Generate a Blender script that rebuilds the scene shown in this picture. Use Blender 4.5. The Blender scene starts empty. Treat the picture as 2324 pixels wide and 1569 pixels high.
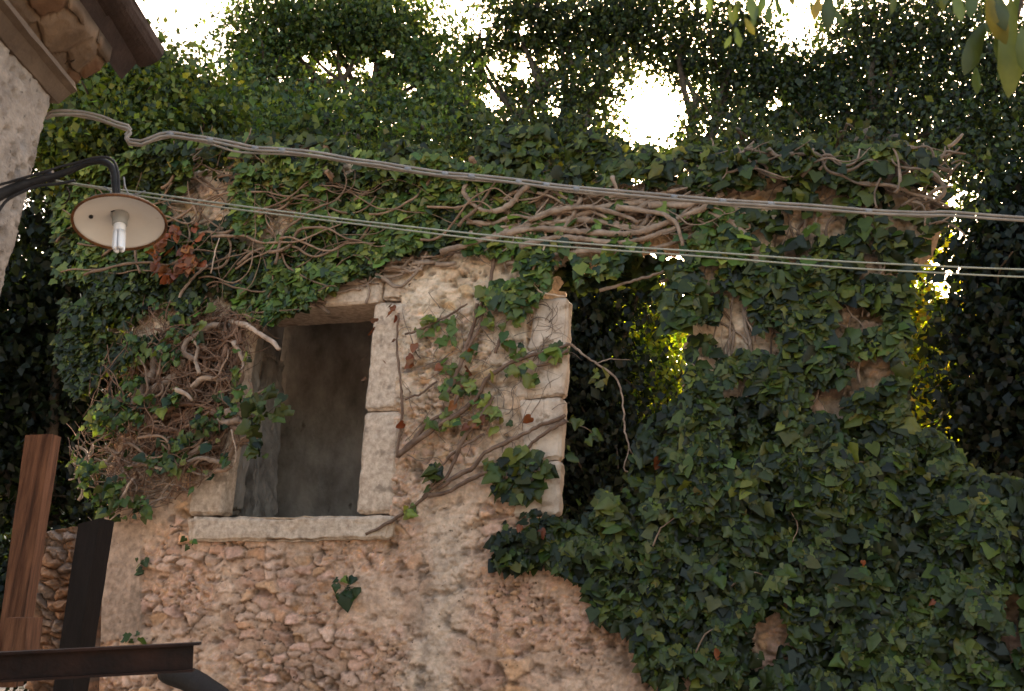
import bpy, math, random
import numpy as np
from mathutils import Vector, Matrix
R = math.radians
rng = np.random.default_rng(7); random.seed(7)
scene = bpy.context.scene
C = scene.collection

# ------------------------------------------------------------------ camera, world, sun, exposure
F, CX, CY = 2200.0, 1162.0, 784.5            # focal length and centre in units of a 2324 px wide picture
PITCH, ROLL = R(15.0), 0.06
CAM = Vector((0, 0, 1.6))
fw = Vector((0, math.cos(PITCH), math.sin(PITCH))); up0 = Vector((0, -math.sin(PITCH), math.cos(PITCH)))
ri = Vector((math.cos(ROLL), 0, 0)) + math.sin(ROLL) * up0
up = math.cos(ROLL) * up0 - Vector((math.sin(ROLL), 0, 0))
cd = bpy.data.cameras.new('camera'); cam = bpy.data.objects.new('camera', cd); C.objects.link(cam)
m = Matrix.Identity(4)
for i in range(3): m[i][0] = ri[i]; m[i][1] = up[i]; m[i][2] = -fw[i]; m[i][3] = CAM[i]
cam.matrix_world = m
cd.lens = 36 * F / 2324; cd.sensor_width = 36; cd.clip_start = .05; cd.clip_end = 3000
cd.dof.use_dof = True; cd.dof.focus_distance = 6.6; cd.dof.aperture_fstop = 5.6
scene.camera = cam
def ray(px, py): return (fw * F + ri * (px - CX) + up * (CY - py)).normalized()
def at(px, py, Y):                              # the point on the pixel's line of sight at depth Y
    d = ray(px, py); return CAM + d * (Y / d.y)
sd = ray(1480, 258)                             # towards the sun
SUN_EL = math.asin(sd.z); SUN_AZ = math.atan2(sd.x, sd.y)
w = bpy.data.worlds.new('World'); scene.world = w; w.use_nodes = True
nt = w.node_tree; bg = nt.nodes['Background']
sky = nt.nodes.new('ShaderNodeTexSky'); sky.sky_type = 'NISHITA'; sky.sun_disc = False
sky.sun_elevation = SUN_EL; sky.sun_rotation = SUN_AZ; sky.dust_density = 4; sky.air_density = 1.0; sky.ozone_density = .6
wm = nt.nodes.new('ShaderNodeMix'); wm.data_type = 'RGBA'; wm.blend_type = 'MULTIPLY'; wm.inputs[0].default_value = 1; wm.inputs[7].default_value = (1, .84, .67, 1)
nt.links.new(sky.outputs[0], wm.inputs[6]); nt.links.new(wm.outputs[2], bg.inputs[0]); bg.inputs[1].default_value = .15
sl = bpy.data.lights.new('sun', 'SUN'); sl.energy = 4.0; sl.angle = R(.55); sl.color = (1, .88, .7)
so = bpy.data.objects.new('sun', sl); C.objects.link(so)
so.rotation_euler = Vector(sd).to_track_quat('Z', 'Y').to_euler(); so.location = (6, 30, 20)
scene.view_settings.view_transform = 'Standard'; scene.view_settings.look = 'None'
scene.view_settings.exposure = 2.7; scene.view_settings.gamma = 1
scene.cycles.filter_width = 1.6 if hasattr(scene.cycles, 'filter_width') else 1.5
scene.cycles.max_bounces = 8; scene.cycles.transparent_max_bounces = 8
scene.cycles.sample_clamp_indirect = 6

# ------------------------------------------------------------------ numpy noise
def _h(ix, iy, s):
    n = (ix.astype(np.int64) * 374761393 + iy.astype(np.int64) * 668265263 + s * 1442695041) & 0x7fffffff
    n = ((n ^ (n >> 13)) * 1274126177) & 0x7fffffff
    n = ((n ^ (n >> 16)) * 2246822519) & 0x7fffffff
    return ((n ^ (n >> 15)) & 0xffffff) / 16777216.0
def vnoise(x, y, s=0):
    ix = np.floor(x); iy = np.floor(y); fx = x - ix; fy = y - iy
    fx = fx * fx * (3 - 2 * fx); fy = fy * fy * (3 - 2 * fy)
    a = _h(ix, iy, s); b = _h(ix + 1, iy, s); c = _h(ix, iy + 1, s); d = _h(ix + 1, iy + 1, s)
    return (a * (1 - fx) + b * fx) * (1 - fy) + (c * (1 - fx) + d * fx) * fy
def fbm(x, y, s=0, o=4):
    x = np.asarray(x, float); y = np.asarray(y, float)
    t = 0; a = .5; k = 1
    for i in range(o): t = t + a * vnoise(x * k, y * k, s + i * 17); a *= .5; k *= 2.03
    return t / (1 - .5 ** o)
def voronoi(x, y, s=0, facet=None):
    ix = np.floor(x); iy = np.floor(y); d1 = np.full(x.shape, 9.); d2 = d1.copy(); cid = np.zeros(x.shape)
    for a in (-1, 0, 1):
        for b in (-1, 0, 1):
            jx = ix + a; jy = iy + b
            px = jx + .08 + .84 * _h(jx, jy, s); py = jy + .08 + .84 * _h(jx, jy, s + 5)
            d = np.hypot(px - x, py - y); c = _h(jx, jy, s + 9)
            n = d < d1
            if facet is not None: fx_ = (x - px) * (_h(jx, jy, s + 21) - .5) + (y - py) * (_h(jx, jy, s + 22) - .5); facet[:] = np.where(n, fx_, facet)
            d2 = np.where(n, d1, np.minimum(d2, d)); cid = np.where(n, c, cid); d1 = np.where(n, d, d1)
    return d1, d2, cid
def inpoly(x, y, poly):
    x = np.asarray(x, float); y = np.asarray(y, float)
    r = np.zeros(x.shape, bool); n = len(poly); j = n - 1
    for i in range(n):
        xi, yi = poly[i]; xj, yj = poly[j]
        if yi != yj:
            r ^= ((yi > y) != (yj > y)) & (x < (xj - xi) * (y - yi) / (yj - yi) + xi)
        j = i
    return r

# ------------------------------------------------------------------ the wall's own frame
YAW = R(18); U = Vector((math.cos(YAW), -math.sin(YAW), 0)); N = Vector((-math.sin(YAW), -math.cos(YAW), 0))
O = at(1162, 785, 6.5); O.z = 0
def W(px, py, d=0.0):                           # where the line of sight meets the wall plane, d in front of it
    r = ray(px, py); t = ((O + N * d - CAM).dot(N)) / r.dot(N); return CAM + r * t
def uv(px, py, d=0.0):
    p = W(px, py, d); return (p - O).dot(U), p.z
def wp(u, z, d): return O + U * u + N * d + Vector((0, 0, z))
nU, nN, nO, nC = (np.array(v[:]) for v in (U, N, O, CAM)); nf, nr, nu = (np.array(v[:]) for v in (fw, ri, up))
def proj(P):                                    # world points (n,3) to picture coordinates
    q = P - nC; z = q @ nf; return CX + F * (q @ nr) / z, CY - F * (q @ nu) / z
def Wn(px, py, d):                              # vectorised W
    px = np.asarray(px, float); py = np.asarray(py, float); d = np.broadcast_to(d, px.shape)
    r = nf * F + np.outer(px - CX, nr) + np.outer(CY - py, nu)
    t = (((nO - nC) @ nN) + d) / (r @ nN); return nC + r * t[:, None]
def atn(px, py, Y):
    r = nf * F + np.outer(np.asarray(px) - CX, nr) + np.outer(CY - np.asarray(py), nu)
    return nC + r * (Y / r[:, 1])[:, None]

# ------------------------------------------------------------------ objects
def tag(o, label=None, cat=None, group=None, kind=None):
    if label: o['label'] = label
    if cat: o['category'] = cat
    if group: o['group'] = group
    if kind: o['kind'] = kind
    return o
def thing(name, label, cat, loc=(0, 0, 0), group=None):
    o = bpy.data.objects.new(name, None); C.objects.link(o); o.location = loc; o.empty_display_size = .1
    return tag(o, label, cat, group)
def mesh_obj(name, V, Fa, mat, parent=None, col=None, smooth=False):
    """V (n,3) array in world space; Fa list/array of faces; col (n,3) per-vertex own colour."""
    V = np.asarray(V, float).reshape(-1, 3)
    if parent is not None: V = V - np.array(parent_loc(parent))
    me = bpy.data.meshes.new(name)
    if isinstance(Fa, np.ndarray):
        n, k = Fa.shape
        me.vertices.add(len(V)); me.vertices.foreach_set('co', V.astype(np.float32).ravel())
        me.loops.add(n * k); me.loops.foreach_set('vertex_index', Fa.astype(np.int32).ravel())
        me.polygons.add(n); me.polygons.foreach_set('loop_start', np.arange(0, n * k, k, dtype=np.int32))
        me.polygons.foreach_set('loop_total', np.full(n, k, dtype=np.int32))
        me.update(calc_edges=True)
    else:
        me.from_pydata([tuple(v) for v in V], [], [tuple(f) for f in Fa]); me.update()
    if col is not None:
        a = me.color_attributes.new('tint', 'FLOAT_COLOR', 'POINT')
        c4 = np.ones((len(V), 4), np.float32); c4[:, :3] = col; a.data.foreach_set('color', c4.ravel())
    if smooth: me.polygons.foreach_set('use_smooth', np.ones(len(me.polygons), bool))
    me.materials.append(mat)
    o = bpy.data.objects.new(name, me); C.objects.link(o)
    if parent is not None: o.parent = parent
    return o
def parent_loc(p):
    l = Vector(p.location)
    while p.parent: p = p.parent; l += Vector(p.location)
    return l
class MB:
    def __init__(s): s.v = []; s.f = []; s.c = []
    def add(s, V, Fc, col=None):
        b = len(s.v); s.v += [tuple(v) for v in V]; s.f += [tuple(i + b for i in f) for f in Fc]
        s.c += [tuple(col) if col is not None else (1, 1, 1)] * len(V)
    def box(s, c, ax, h):                        # centre, 3 axes, half sizes
        c = Vector(c); P = []
        for i in (-1, 1):
            for j in (-1, 1):
                for k in (-1, 1): P.append(c + ax[0] * h[0] * i + ax[1] * h[1] * j + ax[2] * h[2] * k)
        s.add(P, [(0, 1, 3, 2), (4, 6, 7, 5), (0, 4, 5, 1), (2, 3, 7, 6), (0, 2, 6, 4), (1, 5, 7, 3)])
    def tube(s, pts, rad, n=8, twist=0.0, lump=0.0, col=None):
        V, Fc = tube_geo(pts, rad, n, lump); s.add(V, Fc, col)
    def build(s, name, mat, parent=None, smooth=False, bevel=0):
        o = mesh_obj(name, s.v, s.f, mat, parent, np.array(s.c), smooth)
        if bevel:
            b = o.modifiers.new('b', 'BEVEL'); b.width = bevel; b.segments = 2; b.limit_method = 'ANGLE'
        return o
def spline(pts, step):
    P = [Vector(p) for p in pts]; out = []
    Q = [P[0] * 2 - P[1]] + P + [P[-1] * 2 - P[-2]]
    for i in range(1, len(Q) - 2):
        a, b, c, d = Q[i - 1:i + 3]; n = max(1, int((c - b).length / step))
        for k in range(n):
            t = k / n
            out.append(.5 * (2 * b + (c - a) * t + (2 * a - 5 * b + 4 * c - d) * t * t + (3 * b - a - 3 * c + d) * t ** 3))
    out.append(P[-1]); return out
def tube_geo(pts, rad, n=8, lump=0.0):
    P = [Vector(p) for p in pts]; V = []; Fc = []
    k = len(P); rad = rad if hasattr(rad, '__len__') else [rad] * k
    t = (P[1] - P[0]).normalized(); a = t.orthogonal().normalized(); ph = random.random() * 9
    for i in range(k):
        t = (P[min(i + 1, k - 1)] - P[max(i - 1, 0)])
        t = t.normalized() if t.length > 1e-9 else Vector((0, 0, 1))
        a = (a - t * a.dot(t)); a = a.normalized() if a.length > 1e-6 else t.orthogonal().normalized()
        b = t.cross(a)
        for j in range(n):
            th = 2 * math.pi * j / n
            r = rad[i] * (1 + lump * (math.sin(3 * th + i * .35 + ph) * .5 + (random.random() - .5)))
            V.append(P[i] + (a * math.cos(th) + b * math.sin(th)) * r)
    for i in range(k - 1):
        for j in range(n):
            Fc.append((i * n + j, i * n + (j + 1) % n, (i + 1) * n + (j + 1) % n, (i + 1) * n + j))
    Fc.append(tuple(reversed(range(n)))); Fc.append(tuple((k - 1) * n + j for j in range(n)))
    return V, Fc

# ------------------------------------------------------------------ materials
def new_mat(name):
    m = bpy.data.materials.new(name); m.use_nodes = True; t = m.node_tree
    return m, t, t.nodes['Principled BSDF']
def mat_noise(name, c1, c2, scale=8, rough=.85, bump=.3, bscale=60, metal=0, tint=False, detail=6, stretch=None, spots=None, contrast=(.3, .7), bdist=.01):
    m, t, p = new_mat(name); n = t.nodes; L = t.links.new
    tc = n.new('ShaderNodeTexCoord'); mp = n.new('ShaderNodeMapping'); L(tc.outputs['Object'], mp.inputs[0])
    if stretch: mp.inputs['Scale'].default_value = stretch
    a = n.new('ShaderNodeTexNoise'); a.inputs['Scale'].default_value = scale; a.inputs['Detail'].default_value = detail; a.inputs['Roughness'].default_value = .65
    L(mp.outputs[0], a.inputs[0])
    cr = n.new('ShaderNodeValToRGB'); cr.color_ramp.elements[0].position = contrast[0]; cr.color_ramp.elements[1].position = contrast[1]
    cr.color_ramp.elements[0].color = (*c1, 1); cr.color_ramp.elements[1].color = (*c2, 1); L(a.outputs[0], cr.inputs[0])
    out = cr.outputs[0]
    if tint:
        at_ = n.new('ShaderNodeAttribute'); at_.attribute_name = 'tint'
        mx = n.new('ShaderNodeMix'); mx.data_type = 'RGBA'; mx.blend_type = 'MULTIPLY'; mx.inputs[0].default_value = 1
        L(out, mx.inputs[6]); L(at_.outputs[0], mx.inputs[7]); out = mx.outputs[2]
    if spots:                                    # (scale, threshold, colour)
        s = n.new('ShaderNodeTexNoise'); s.inputs['Scale'].default_value = spots[0]; s.inputs['Detail'].default_value = 3; L(mp.outputs[0], s.inputs[0])
        r = n.new('ShaderNodeValToRGB'); r.color_ramp.elements[0].position = spots[1]; r.color_ramp.elements[1].position = spots[1] + .07; L(s.outputs[0], r.inputs[0])
        mx = n.new('ShaderNodeMix'); mx.data_type = 'RGBA'; L(r.outputs[0], mx.inputs[0]); L(out, mx.inputs[6]); mx.inputs[7].default_value = (*spots[2], 1); out = mx.outputs[2]
    L(out, p.inputs['Base Color']); p.inputs['Roughness'].default_value = rough; p.inputs['Metallic'].default_value = metal
    p.inputs['Specular IOR Level'].default_value = .25
    b = n.new('ShaderNodeTexNoise'); b.inputs['Scale'].default_value = bscale; b.inputs['Detail'].default_value = 5; L(mp.outputs[0], b.inputs[0])
    bp = n.new('ShaderNodeBump'); bp.inputs['Strength'].default_value = bump; bp.inputs['Distance'].default_value = bdist
    L(b.outputs[0], bp.inputs['Height']); L(bp.outputs[0], p.inputs['Normal'])
    return m
def mat_leaf(name, gloss=.06, trans=.35, rough=.45, tcol=(1.5, 1.25, .35)):
    m, t, p = new_mat(name); n = t.nodes; L = t.links.new; n.remove(p)
    a = n.new('ShaderNodeAttribute'); a.attribute_name = 'tint'
    tc = n.new('ShaderNodeTexCoord'); ns = n.new('ShaderNodeTexNoise'); ns.inputs['Scale'].default_value = 40; L(tc.outputs['Object'], ns.inputs[0])
    hs = n.new('ShaderNodeHueSaturation'); mr = n.new('ShaderNodeMapRange'); mr.inputs[3].default_value = .75; mr.inputs[4].default_value = 1.25
    L(ns.outputs[0], mr.inputs[0]); L(mr.outputs[0], hs.inputs['Value']); L(a.outputs[0], hs.inputs['Color'])
    hs.inputs['Value'].default_value = 1; mr.inputs[3].default_value = .66; mr.inputs[4].default_value = 1.12
    d = n.new('ShaderNodeBsdfDiffuse'); L(hs.outputs[0], d.inputs[0])
    tr = n.new('ShaderNodeBsdfTranslucent'); mx = n.new('ShaderNodeMix'); mx.data_type = 'RGBA'; mx.blend_type = 'MULTIPLY'; mx.inputs[0].default_value = 1
    L(hs.outputs[0], mx.inputs[6]); mx.inputs[7].default_value = (*[min(c, 3) for c in tcol], 1); mx.clamp_result = False; L(mx.outputs[2], tr.inputs[0])
    g = n.new('ShaderNodeBsdfGlossy'); g.inputs['Roughness'].default_value = rough; g.inputs[0].default_value = (.8, .85, .9, 1)
    m1 = n.new('ShaderNodeMixShader'); m1.inputs[0].default_value = trans; L(d.outputs[0], m1.inputs[1]); L(tr.outputs[0], m1.inputs[2])
    m2 = n.new('ShaderNodeMixShader'); m2.inputs[0].default_value = gloss; L(m1.outputs[0], m2.inputs[1]); L(g.outputs[0], m2.inputs[2])
    L(m2.outputs[0], n['Material Output'].inputs[0]); return m
M = {}
M['masonry'] = mat_noise('rubble_masonry', (.66, .63, .60), (1.42, 1.37, 1.33), 16, .92, .9, 55, tint=True, bdist=.006, spots=(26, .68, (.11, .075, .05)))
M['block'] = mat_noise('granite_block', (.28, .195, .14), (.64, .50, .385), 24, .92, .9, 70, contrast=(.25, .66), spots=(8, .60, (.27, .20, .15)), bdist=.005)
M['reveal'] = mat_noise('broken_masonry', (.20, .15, .11), (.42, .34, .27), 9, .92, .6, 50)
M['plaster'] = mat_noise('old_grey_plaster', (.17, .148, .13), (.46, .415, .37), 2.6, .9, .7, 24, stretch=(1.3, 1.3, .85), contrast=(.32, .68), spots=(7, .68, (.15, .125, .105)), bdist=.02)
M['bark'] = mat_noise('ivy_bark', (.13, .085, .06), (.34, .25, .19), 12, .9, .8, 70, tint=True, bdist=.006)
M['tree_bark'] = mat_noise('tree_bark', (.03, .022, .016), (.09, .07, .05), 9, .95, .8, 40, bdist=.02)
M['leaf'] = mat_leaf('ivy_leaf', .02, .2, .38)
M['tree_leaf'] = mat_leaf('tree_leaf', .02, .42, .5, (1.9, 1.6, .35))
M['glow_leaf'] = mat_leaf('backlit_leaf', .03, .6, .5, (2.2, 1.7, .2))
M['ground'] = mat_noise('gravel_ground', (.20, .16, .12), (.34, .28, .22), 5, .95, .5, 60)
M['hill'] = mat_noise('wooded_ground', (.012, .018, .007), (.04, .05, .018), 3, .95, .5, 6)
M['timber'] = mat_noise('brown_timber', (.075, .030, .016), (.23, .10, .052), 4, .85, .7, 30, stretch=(9, 9, .7), contrast=(.35, .65), spots=(2.2, .66, (.05, .022, .013)))
M['dark_timber'] = mat_noise('black_timber', (.008, .005, .004), (.018, .012, .010), 6, .8, .4, 40, stretch=(4, 4, .6))
M['rust'] = mat_noise('rusty_steel', (.008, .005, .004), (.040, .015, .009), 7, .7, .4, 50, metal=.2)
M['iron'] = mat_noise('black_iron', (.012, .012, .014), (.035, .033, .035), 16, .55, .3, 60)
M['enamel'] = mat_noise('cream_enamel', (.74, .69, .64), (.82, .78, .74), 5, .45, .05, 60, spots=(13, .72, (.35, .25, .16)))
M['rusty_rim'] = mat_noise('rusty_rim', (.06, .025, .012), (.22, .09, .03), 30, .8, .5, 90)
M['white_glass'] = mat_noise('white_glass', (.78, .78, .82), (.86, .86, .9), 3, .25, .0, 10)
M['grey_cap'] = mat_noise('grey_plastic', (.25, .25, .25), (.36, .36, .35), 8, .5, .1, 40)
M['cable'] = mat_noise('grey_cable', (.20, .175, .155), (.32, .285, .255), 12, .6, .2, 80)
M['tie'] = mat_noise('pale_tie', (.17, .17, .18), (.25, .25, .26), 12, .5, .1, 40)
M['wire'] = mat_noise('pale_wire', (.24, .25, .20), (.34, .345, .29), 12, .6, .1, 40)
M['render_wall'] = mat_noise('house_render', (.55, .53, .52), (1.1, 1.08, 1.05), 9, .92, .7, 60, tint=True, spots=(24, .64, (.09, .075, .065)), bdist=.01)
M['eave_stone'] = mat_noise('eave_stone', (.09, .062, .045), (.18, .13, .095), 5, .85, .4, 40, tint=True)
M['tile'] = mat_noise('dark_roof_tile', (.022, .014, .012), (.055, .034, .028), 8, .85, .4, 50)

# ------------------------------------------------------------------ ground and far wood
g = mesh_obj('ground', [(-900, -900, 0), (900, -900, 0), (900, 900, 0), (-900, 900, 0)], [(0, 1, 2, 3)], M['ground']); tag(g, kind='structure')

# ------------------------------------------------------------------ leaves
def leaf_template(kind):
    if kind == 'ivy':
        h = [(0, 0), (.24, -.20), (.40, -.02), (.60, .16), (.38, .36), (.26, .62), (0, 1.0)]; c = (0, .34)
    elif kind == 'heart':
        h = [(0, 0), (.20, -.16), (.42, -.06), (.52, .16), (.44, .42), (.24, .74), (0, 1.0)]; c = (0, .4)
    elif kind == 'long':
        h = [(0, 0), (.10, .12), (.22, .42), (.20, .72), (.08, .92), (0, 1.0)]; c = (0, .5)
    else:
        h = None
    if h is None:                                # small tree leaf: a folded rhomb
        V = np.array([(0, 0, 0), (.36, .45, .09), (0, 1, -.05), (-.36, .45, .09)]); Fc = np.array([(0, 1, 2), (0, 2, 3)]); return V, Fc
    V = [(c[0], c[1], .0)]; n = len(h)
    for x, y in h: V.append((x, y, -abs(x) * .30 + .10 * math.sin(y * 5 + x * 4) * (abs(x) > .2) - (y - .3) ** 2 * .34))
    for x, y in h[1:-1]: V.append((-x * .95, y, -abs(x) * .22 + .10 * math.sin(y * 6 + 2) * (abs(x) > .2) - (y - .3) ** 2 * .30))
    Fc = []
    for i in range(1, n): Fc.append((0, i, i + 1))
    L = [1] + list(range(n + 1, n + 1 + n - 2)) + [n]
    for a, b in zip(L[:-1], L[1:]): Fc.append((0, b, a))
    return np.array(V, float), np.array(Fc)
def unit(a): return a / np.maximum(np.linalg.norm(a, axis=1, keepdims=True), 1e-9)
def leaves(name, P, tip, nor, size, col, mat, parent, kind='ivy', wid=None):
    """P base points, tip direction, face normal, size, colour of each leaf -> one mesh"""
    T, Fc = leaf_template(kind); n = len(P); k = len(T)
    t = unit(tip); nn = unit(nor - t * np.sum(nor * t, 1, keepdims=True)); b = np.cross(t, nn)
    wid = np.ones(n) if wid is None else wid
    TT = np.repeat(T[None], n, 0)
    if kind == 'ivy':                            # anything between a lobed and a heart-shaped leaf, each with its own curl
        H = leaf_template('heart')[0]; w_ = (rng.random((n, 1, 1)) ** 1.3); TT = TT * (1 - w_) + H[None] * w_
        TT = TT + rng.normal(size=TT.shape) * [.025, .03, .02]; TT[:, :, 2:3] *= rng.uniform(-.3, 1.9, (n, 1, 1)); TT[:, :, 0:1] *= 1 + .0 * w_
    V = P[:, None, :] + size[:, None, None] * (TT[:, :, 0:1] * wid[:, None, None] * b[:, None, :] + TT[:, :, 1:2] * t[:, None, :] + TT[:, :, 2:3] * nn[:, None, :])
    Fa = (Fc[None] + (np.arange(n) * k)[:, None, None]).reshape(-1, 3)
    cc = np.repeat(col, k, axis=0)
    return mesh_obj(name, V.reshape(-1, 3), Fa, mat, parent, cc)
def palette(n, cols, weights, var=.25):
    cols = np.array(cols); i = rng.choice(len(cols), n, p=np.array(weights) / sum(weights))
    return np.clip(cols[i] * (1 + var * rng.normal(size=(n, 1))) * (1 + .08 * rng.normal(size=(n, 3))), .004, .9)
GREENS = [(.045, .095, .028), (.075, .15, .035), (.12, .20, .045), (.03, .07, .035), (.2, .24, .05)]
DARKG = [(.03, .075, .032), (.045, .10, .04), (.06, .12, .035), (.02, .05, .028), (.12, .15, .04)]
DEAD = [(.20, .06, .022), (.13, .045, .02), (.24, .10, .035)]

# ------------------------------------------------------------------ the ruined house
house = thing('ruined_house', 'roofless rubble stone house overgrown with ivy, with one stone-framed window and one tall broken opening', 'ruin', tuple(wp(0, 0, -.3)))
OUT = [(120, 2400), (160, 1800), (236, 1190), (262, 1000), (300, 800), (330, 640), (352, 470), (360, 410), (440, 402), (520, 380), (610, 388), (700, 362), (800, 372), (900, 366), (1010, 384), (1120, 380),
       (1230, 400), (1340, 396), (1440, 412), (1520, 402), (1600, 415), (1660, 396), (1760, 384), (1840, 372), (1920, 384), (1990, 378), (2066, 402), (2098, 440), (2140, 470), (2138, 530), (2085, 560),
       (2044, 606), (2040, 700), (2048, 860), (2030, 980), (2070, 1130), (2210, 1260), (2420, 1330), (2900, 1400), (3000, 2400)]
WIN = [(432, 1176), (470, 1000), (505, 850), (528, 700), (560, 640), (900, 620), (912, 690), (905, 800), (884, 1176)]
DOOR = [(1190, 1172), (1200, 700), (1228, 640), (1262, 592), (1330, 580), (1400, 560), (1440, 528), (1480, 520), (1530, 525), (1560, 560), (1572, 640), (1560, 760), (1548, 900), (1530, 1010), (1505, 1120), (1500, 1196), (1380, 1200)]
hsh = [WIN, DOOR]
def wall_relief(u, z):
    """height of the masonry surface in metres and its own colour"""
    wu = u + .13 * (fbm(u * 3, z * 3, 3) - .5) + .055 * (fbm(u * 12, z * 12, 4) - .5); wz = z + .08 * (fbm(u * 3.5, z * 3.5, 5) - .5) + .05 * (fbm(u * 13, z * 13, 6) - .5)
    fa = np.zeros(len(u)); fb = fa.copy(); fc = fa.copy()
    d1, d2, ca = voronoi(wu / .135, wz / .07, 11, fa); ea = np.clip((d2 - d1) * 2.2, 0, 1)
    e1, e2, cb = voronoi(wu / .06, wz / .032, 23, fb); eb = np.clip((e2 - e1) * 2.2, 0, 1)
    k1, k2, cc = voronoi(wu / .27, wz / .15, 31, fc); ec = np.clip((k2 - k1) * 2.6, 0, 1)
    small = fbm(u * 1.9, z * 1.9, 41) ; sm = np.clip((small - .5) * 9, 0, 1)
    bg_ = fbm(u * 1.3, z * 1.3, 47); sb = np.clip((bg_ - .56) * 12, 0, 1)
    e = ea * (1 - sm) + eb * sm; c = ca * (1 - sm) + cb * sm
    e = e * (1 - sb) + ec * sb; c = c * (1 - sb) + cc * sb; ft = (fa * (1 - sm) + fb * .6 * sm) * (1 - sb) + fc * sb
    px, py = proj(nO + np.outer(u, nU) + np.outer(z, [0, 0, 1.]))
    cover = fbm(u * 2.6, z * 2.6, 53) + .16 * (fbm(u * 11, z * 11, 54) - .5)   # mortar smeared over the stones
    col_x = 1000 + 22 * np.sin(py / 90.)
    strip = np.exp(-((px - col_x) / 75) ** 2) * np.clip((py - 1060) / 120, 0, 1)
    quoin = inpoly(px, py, [(232, 1185), (330, 1190), (325, 1320), (330, 1440), (185, 1470)])
    smear = np.clip((cover - .45) * 5, .12, 1); smear = np.maximum(smear, strip * 1.1); smear = np.clip(smear, 0, 1)
    dome = np.clip(e * 3.2, 0, 1) ** .8 * (.6 + .8 * fbm(u * 15, z * 15, 60))
    amp = .008 + .034 * c * c
    hh = (dome * amp + .062 * ft * np.clip(e * 3, 0, 1)) * (1 - .8 * smear) + smear * .026 * (.7 + .6 * fbm(u * 7, z * 7, 61))
    crack = np.clip((.10 - e) * 14, 0, 1) * np.clip((fbm(u * 6, z * 6, 68) - .42) * 8, 0, 1) * (1 - .6 * smear); hh -= .03 * crack
    hh += .030 * np.abs(fbm(u * 17 + 3, z * 21, 67, 5) - .5) + .020 * (fbm(u * 24, z * 24, 63) - .5) + .020 * (np.abs(fbm(u * 46, z * 60, 64, 4) - .5) - .1) + .07 * (fbm(u * .9, z * .9, 65) - .5)
    pits = np.clip((fbm(u * 13, z * 17, 71) - .63) * 9, 0, 1); hh -= pits * .026 * (1 - .3 * smear)
    hh = np.where(quoin, .035 + .012 * (fbm(u * 30, z * 30, 66) - .5), hh)
    stone = np.stack([.44 + .13 * (c - .5), .36 + .12 * (c - .5), .30 + .13 * (c - .5)], 1)
    pink = (np.sin(c * 57) > .45)[:, None]; stone = np.where(pink, stone * [1.02, .95, .98], stone)
    ochre = (np.sin(c * 91) > .7)[:, None]; stone = np.where(ochre, stone * [1.0, .88, .66], stone)
    pale = (np.sin(c * 133) > .72)[:, None]; stone = np.where(pale, stone * 1.25, stone)
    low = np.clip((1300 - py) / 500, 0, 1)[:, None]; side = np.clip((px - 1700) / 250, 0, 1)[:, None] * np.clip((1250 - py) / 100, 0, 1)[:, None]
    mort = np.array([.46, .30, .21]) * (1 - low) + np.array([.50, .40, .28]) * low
    mort = mort * (.82 + .36 * fbm(u * 5, z * 5, 81))[:, None]
    sm_c = np.array([.54, .38, .28]) * (1 - low) + np.array([.56, .45, .345]) * low
    st = strip[:, None]; sm_c = sm_c * (1 - st) + np.array([.60, .465, .36]) * st
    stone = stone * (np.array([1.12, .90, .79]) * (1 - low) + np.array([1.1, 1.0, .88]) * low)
    k = np.clip((e - .12 - .35 * (fbm(u * 22, z * 22, 99) - .4)) * 2.6, 0, 1)[:, None]
    colr = mort * .85 * (1 - k) + stone * k
    s_ = smear[:, None]; colr = colr * (1 - .85 * s_) + sm_c * .85 * s_
    grey = np.clip((fbm(u * 5, z * 2.0, 91) - .56) * 7, 0, 1) * np.exp(-((px - 930) / 70) ** 2) * (py > 1200); colr = colr * (1 - .35 * grey[:, None])
    colr = colr * (1 - pits[:, None] * .45); colr = colr * (1 - .55 * crack[:, None])
    colr = np.where(quoin[:, None], np.array([.36, .255, .19]) * (.7 + .6 * fbm(u * 40, z * 40, 95))[:, None], colr)
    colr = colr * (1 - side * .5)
    stain = np.clip((fbm(u * 2.2, z * 2.2, 97) - .5) * 3, 0, 1)[:, None]; colr = colr * (1 - .22 * stain)
    return hh, np.clip(colr, .01, .8)
G = .0092
us = np.arange(-3.9, 5.2, G); zs = np.arange(0, 5.6, G)
uu, zz = np.meshgrid(us, zs); sh = uu.shape; uu = uu.ravel(); zz = zz.ravel()
px_, py_ = proj(nO + np.outer(uu, nU) + np.outer(zz, [0, 0, 1.]))
jx = px_ + 26 * (fbm(uu * 7, zz * 7, 101) - .5) + 10 * (fbm(uu * 25, zz * 25, 102) - .5)
jy = py_ + 26 * (fbm(uu * 7, zz * 7, 103) - .5) + 10 * (fbm(uu * 25, zz * 25, 104) - .5)
keep = inpoly(jx, jy, OUT) & ~inpoly(jx, jy, DOOR) & ~inpoly(px_, py_, WIN)
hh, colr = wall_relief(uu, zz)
VW = nO + np.outer(uu, nU) + np.outer(zz, [0, 0, 1.]) + np.outer(hh, nN)
VB = nO + np.outer(uu, nU) + np.outer(zz, [0, 0, 1.]) + np.outer(-.5 - .5 * hh, nN)
kp = keep.reshape(sh); fk = kp[:-1, :-1] & kp[1:, :-1] & kp[:-1, 1:] & kp[1:, 1:]
idx = np.arange(len(uu)).reshape(sh)
q = np.stack([idx[:-1, :-1], idx[:-1, 1:], idx[1:, 1:], idx[1:, :-1]], -1)[fk]
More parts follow.
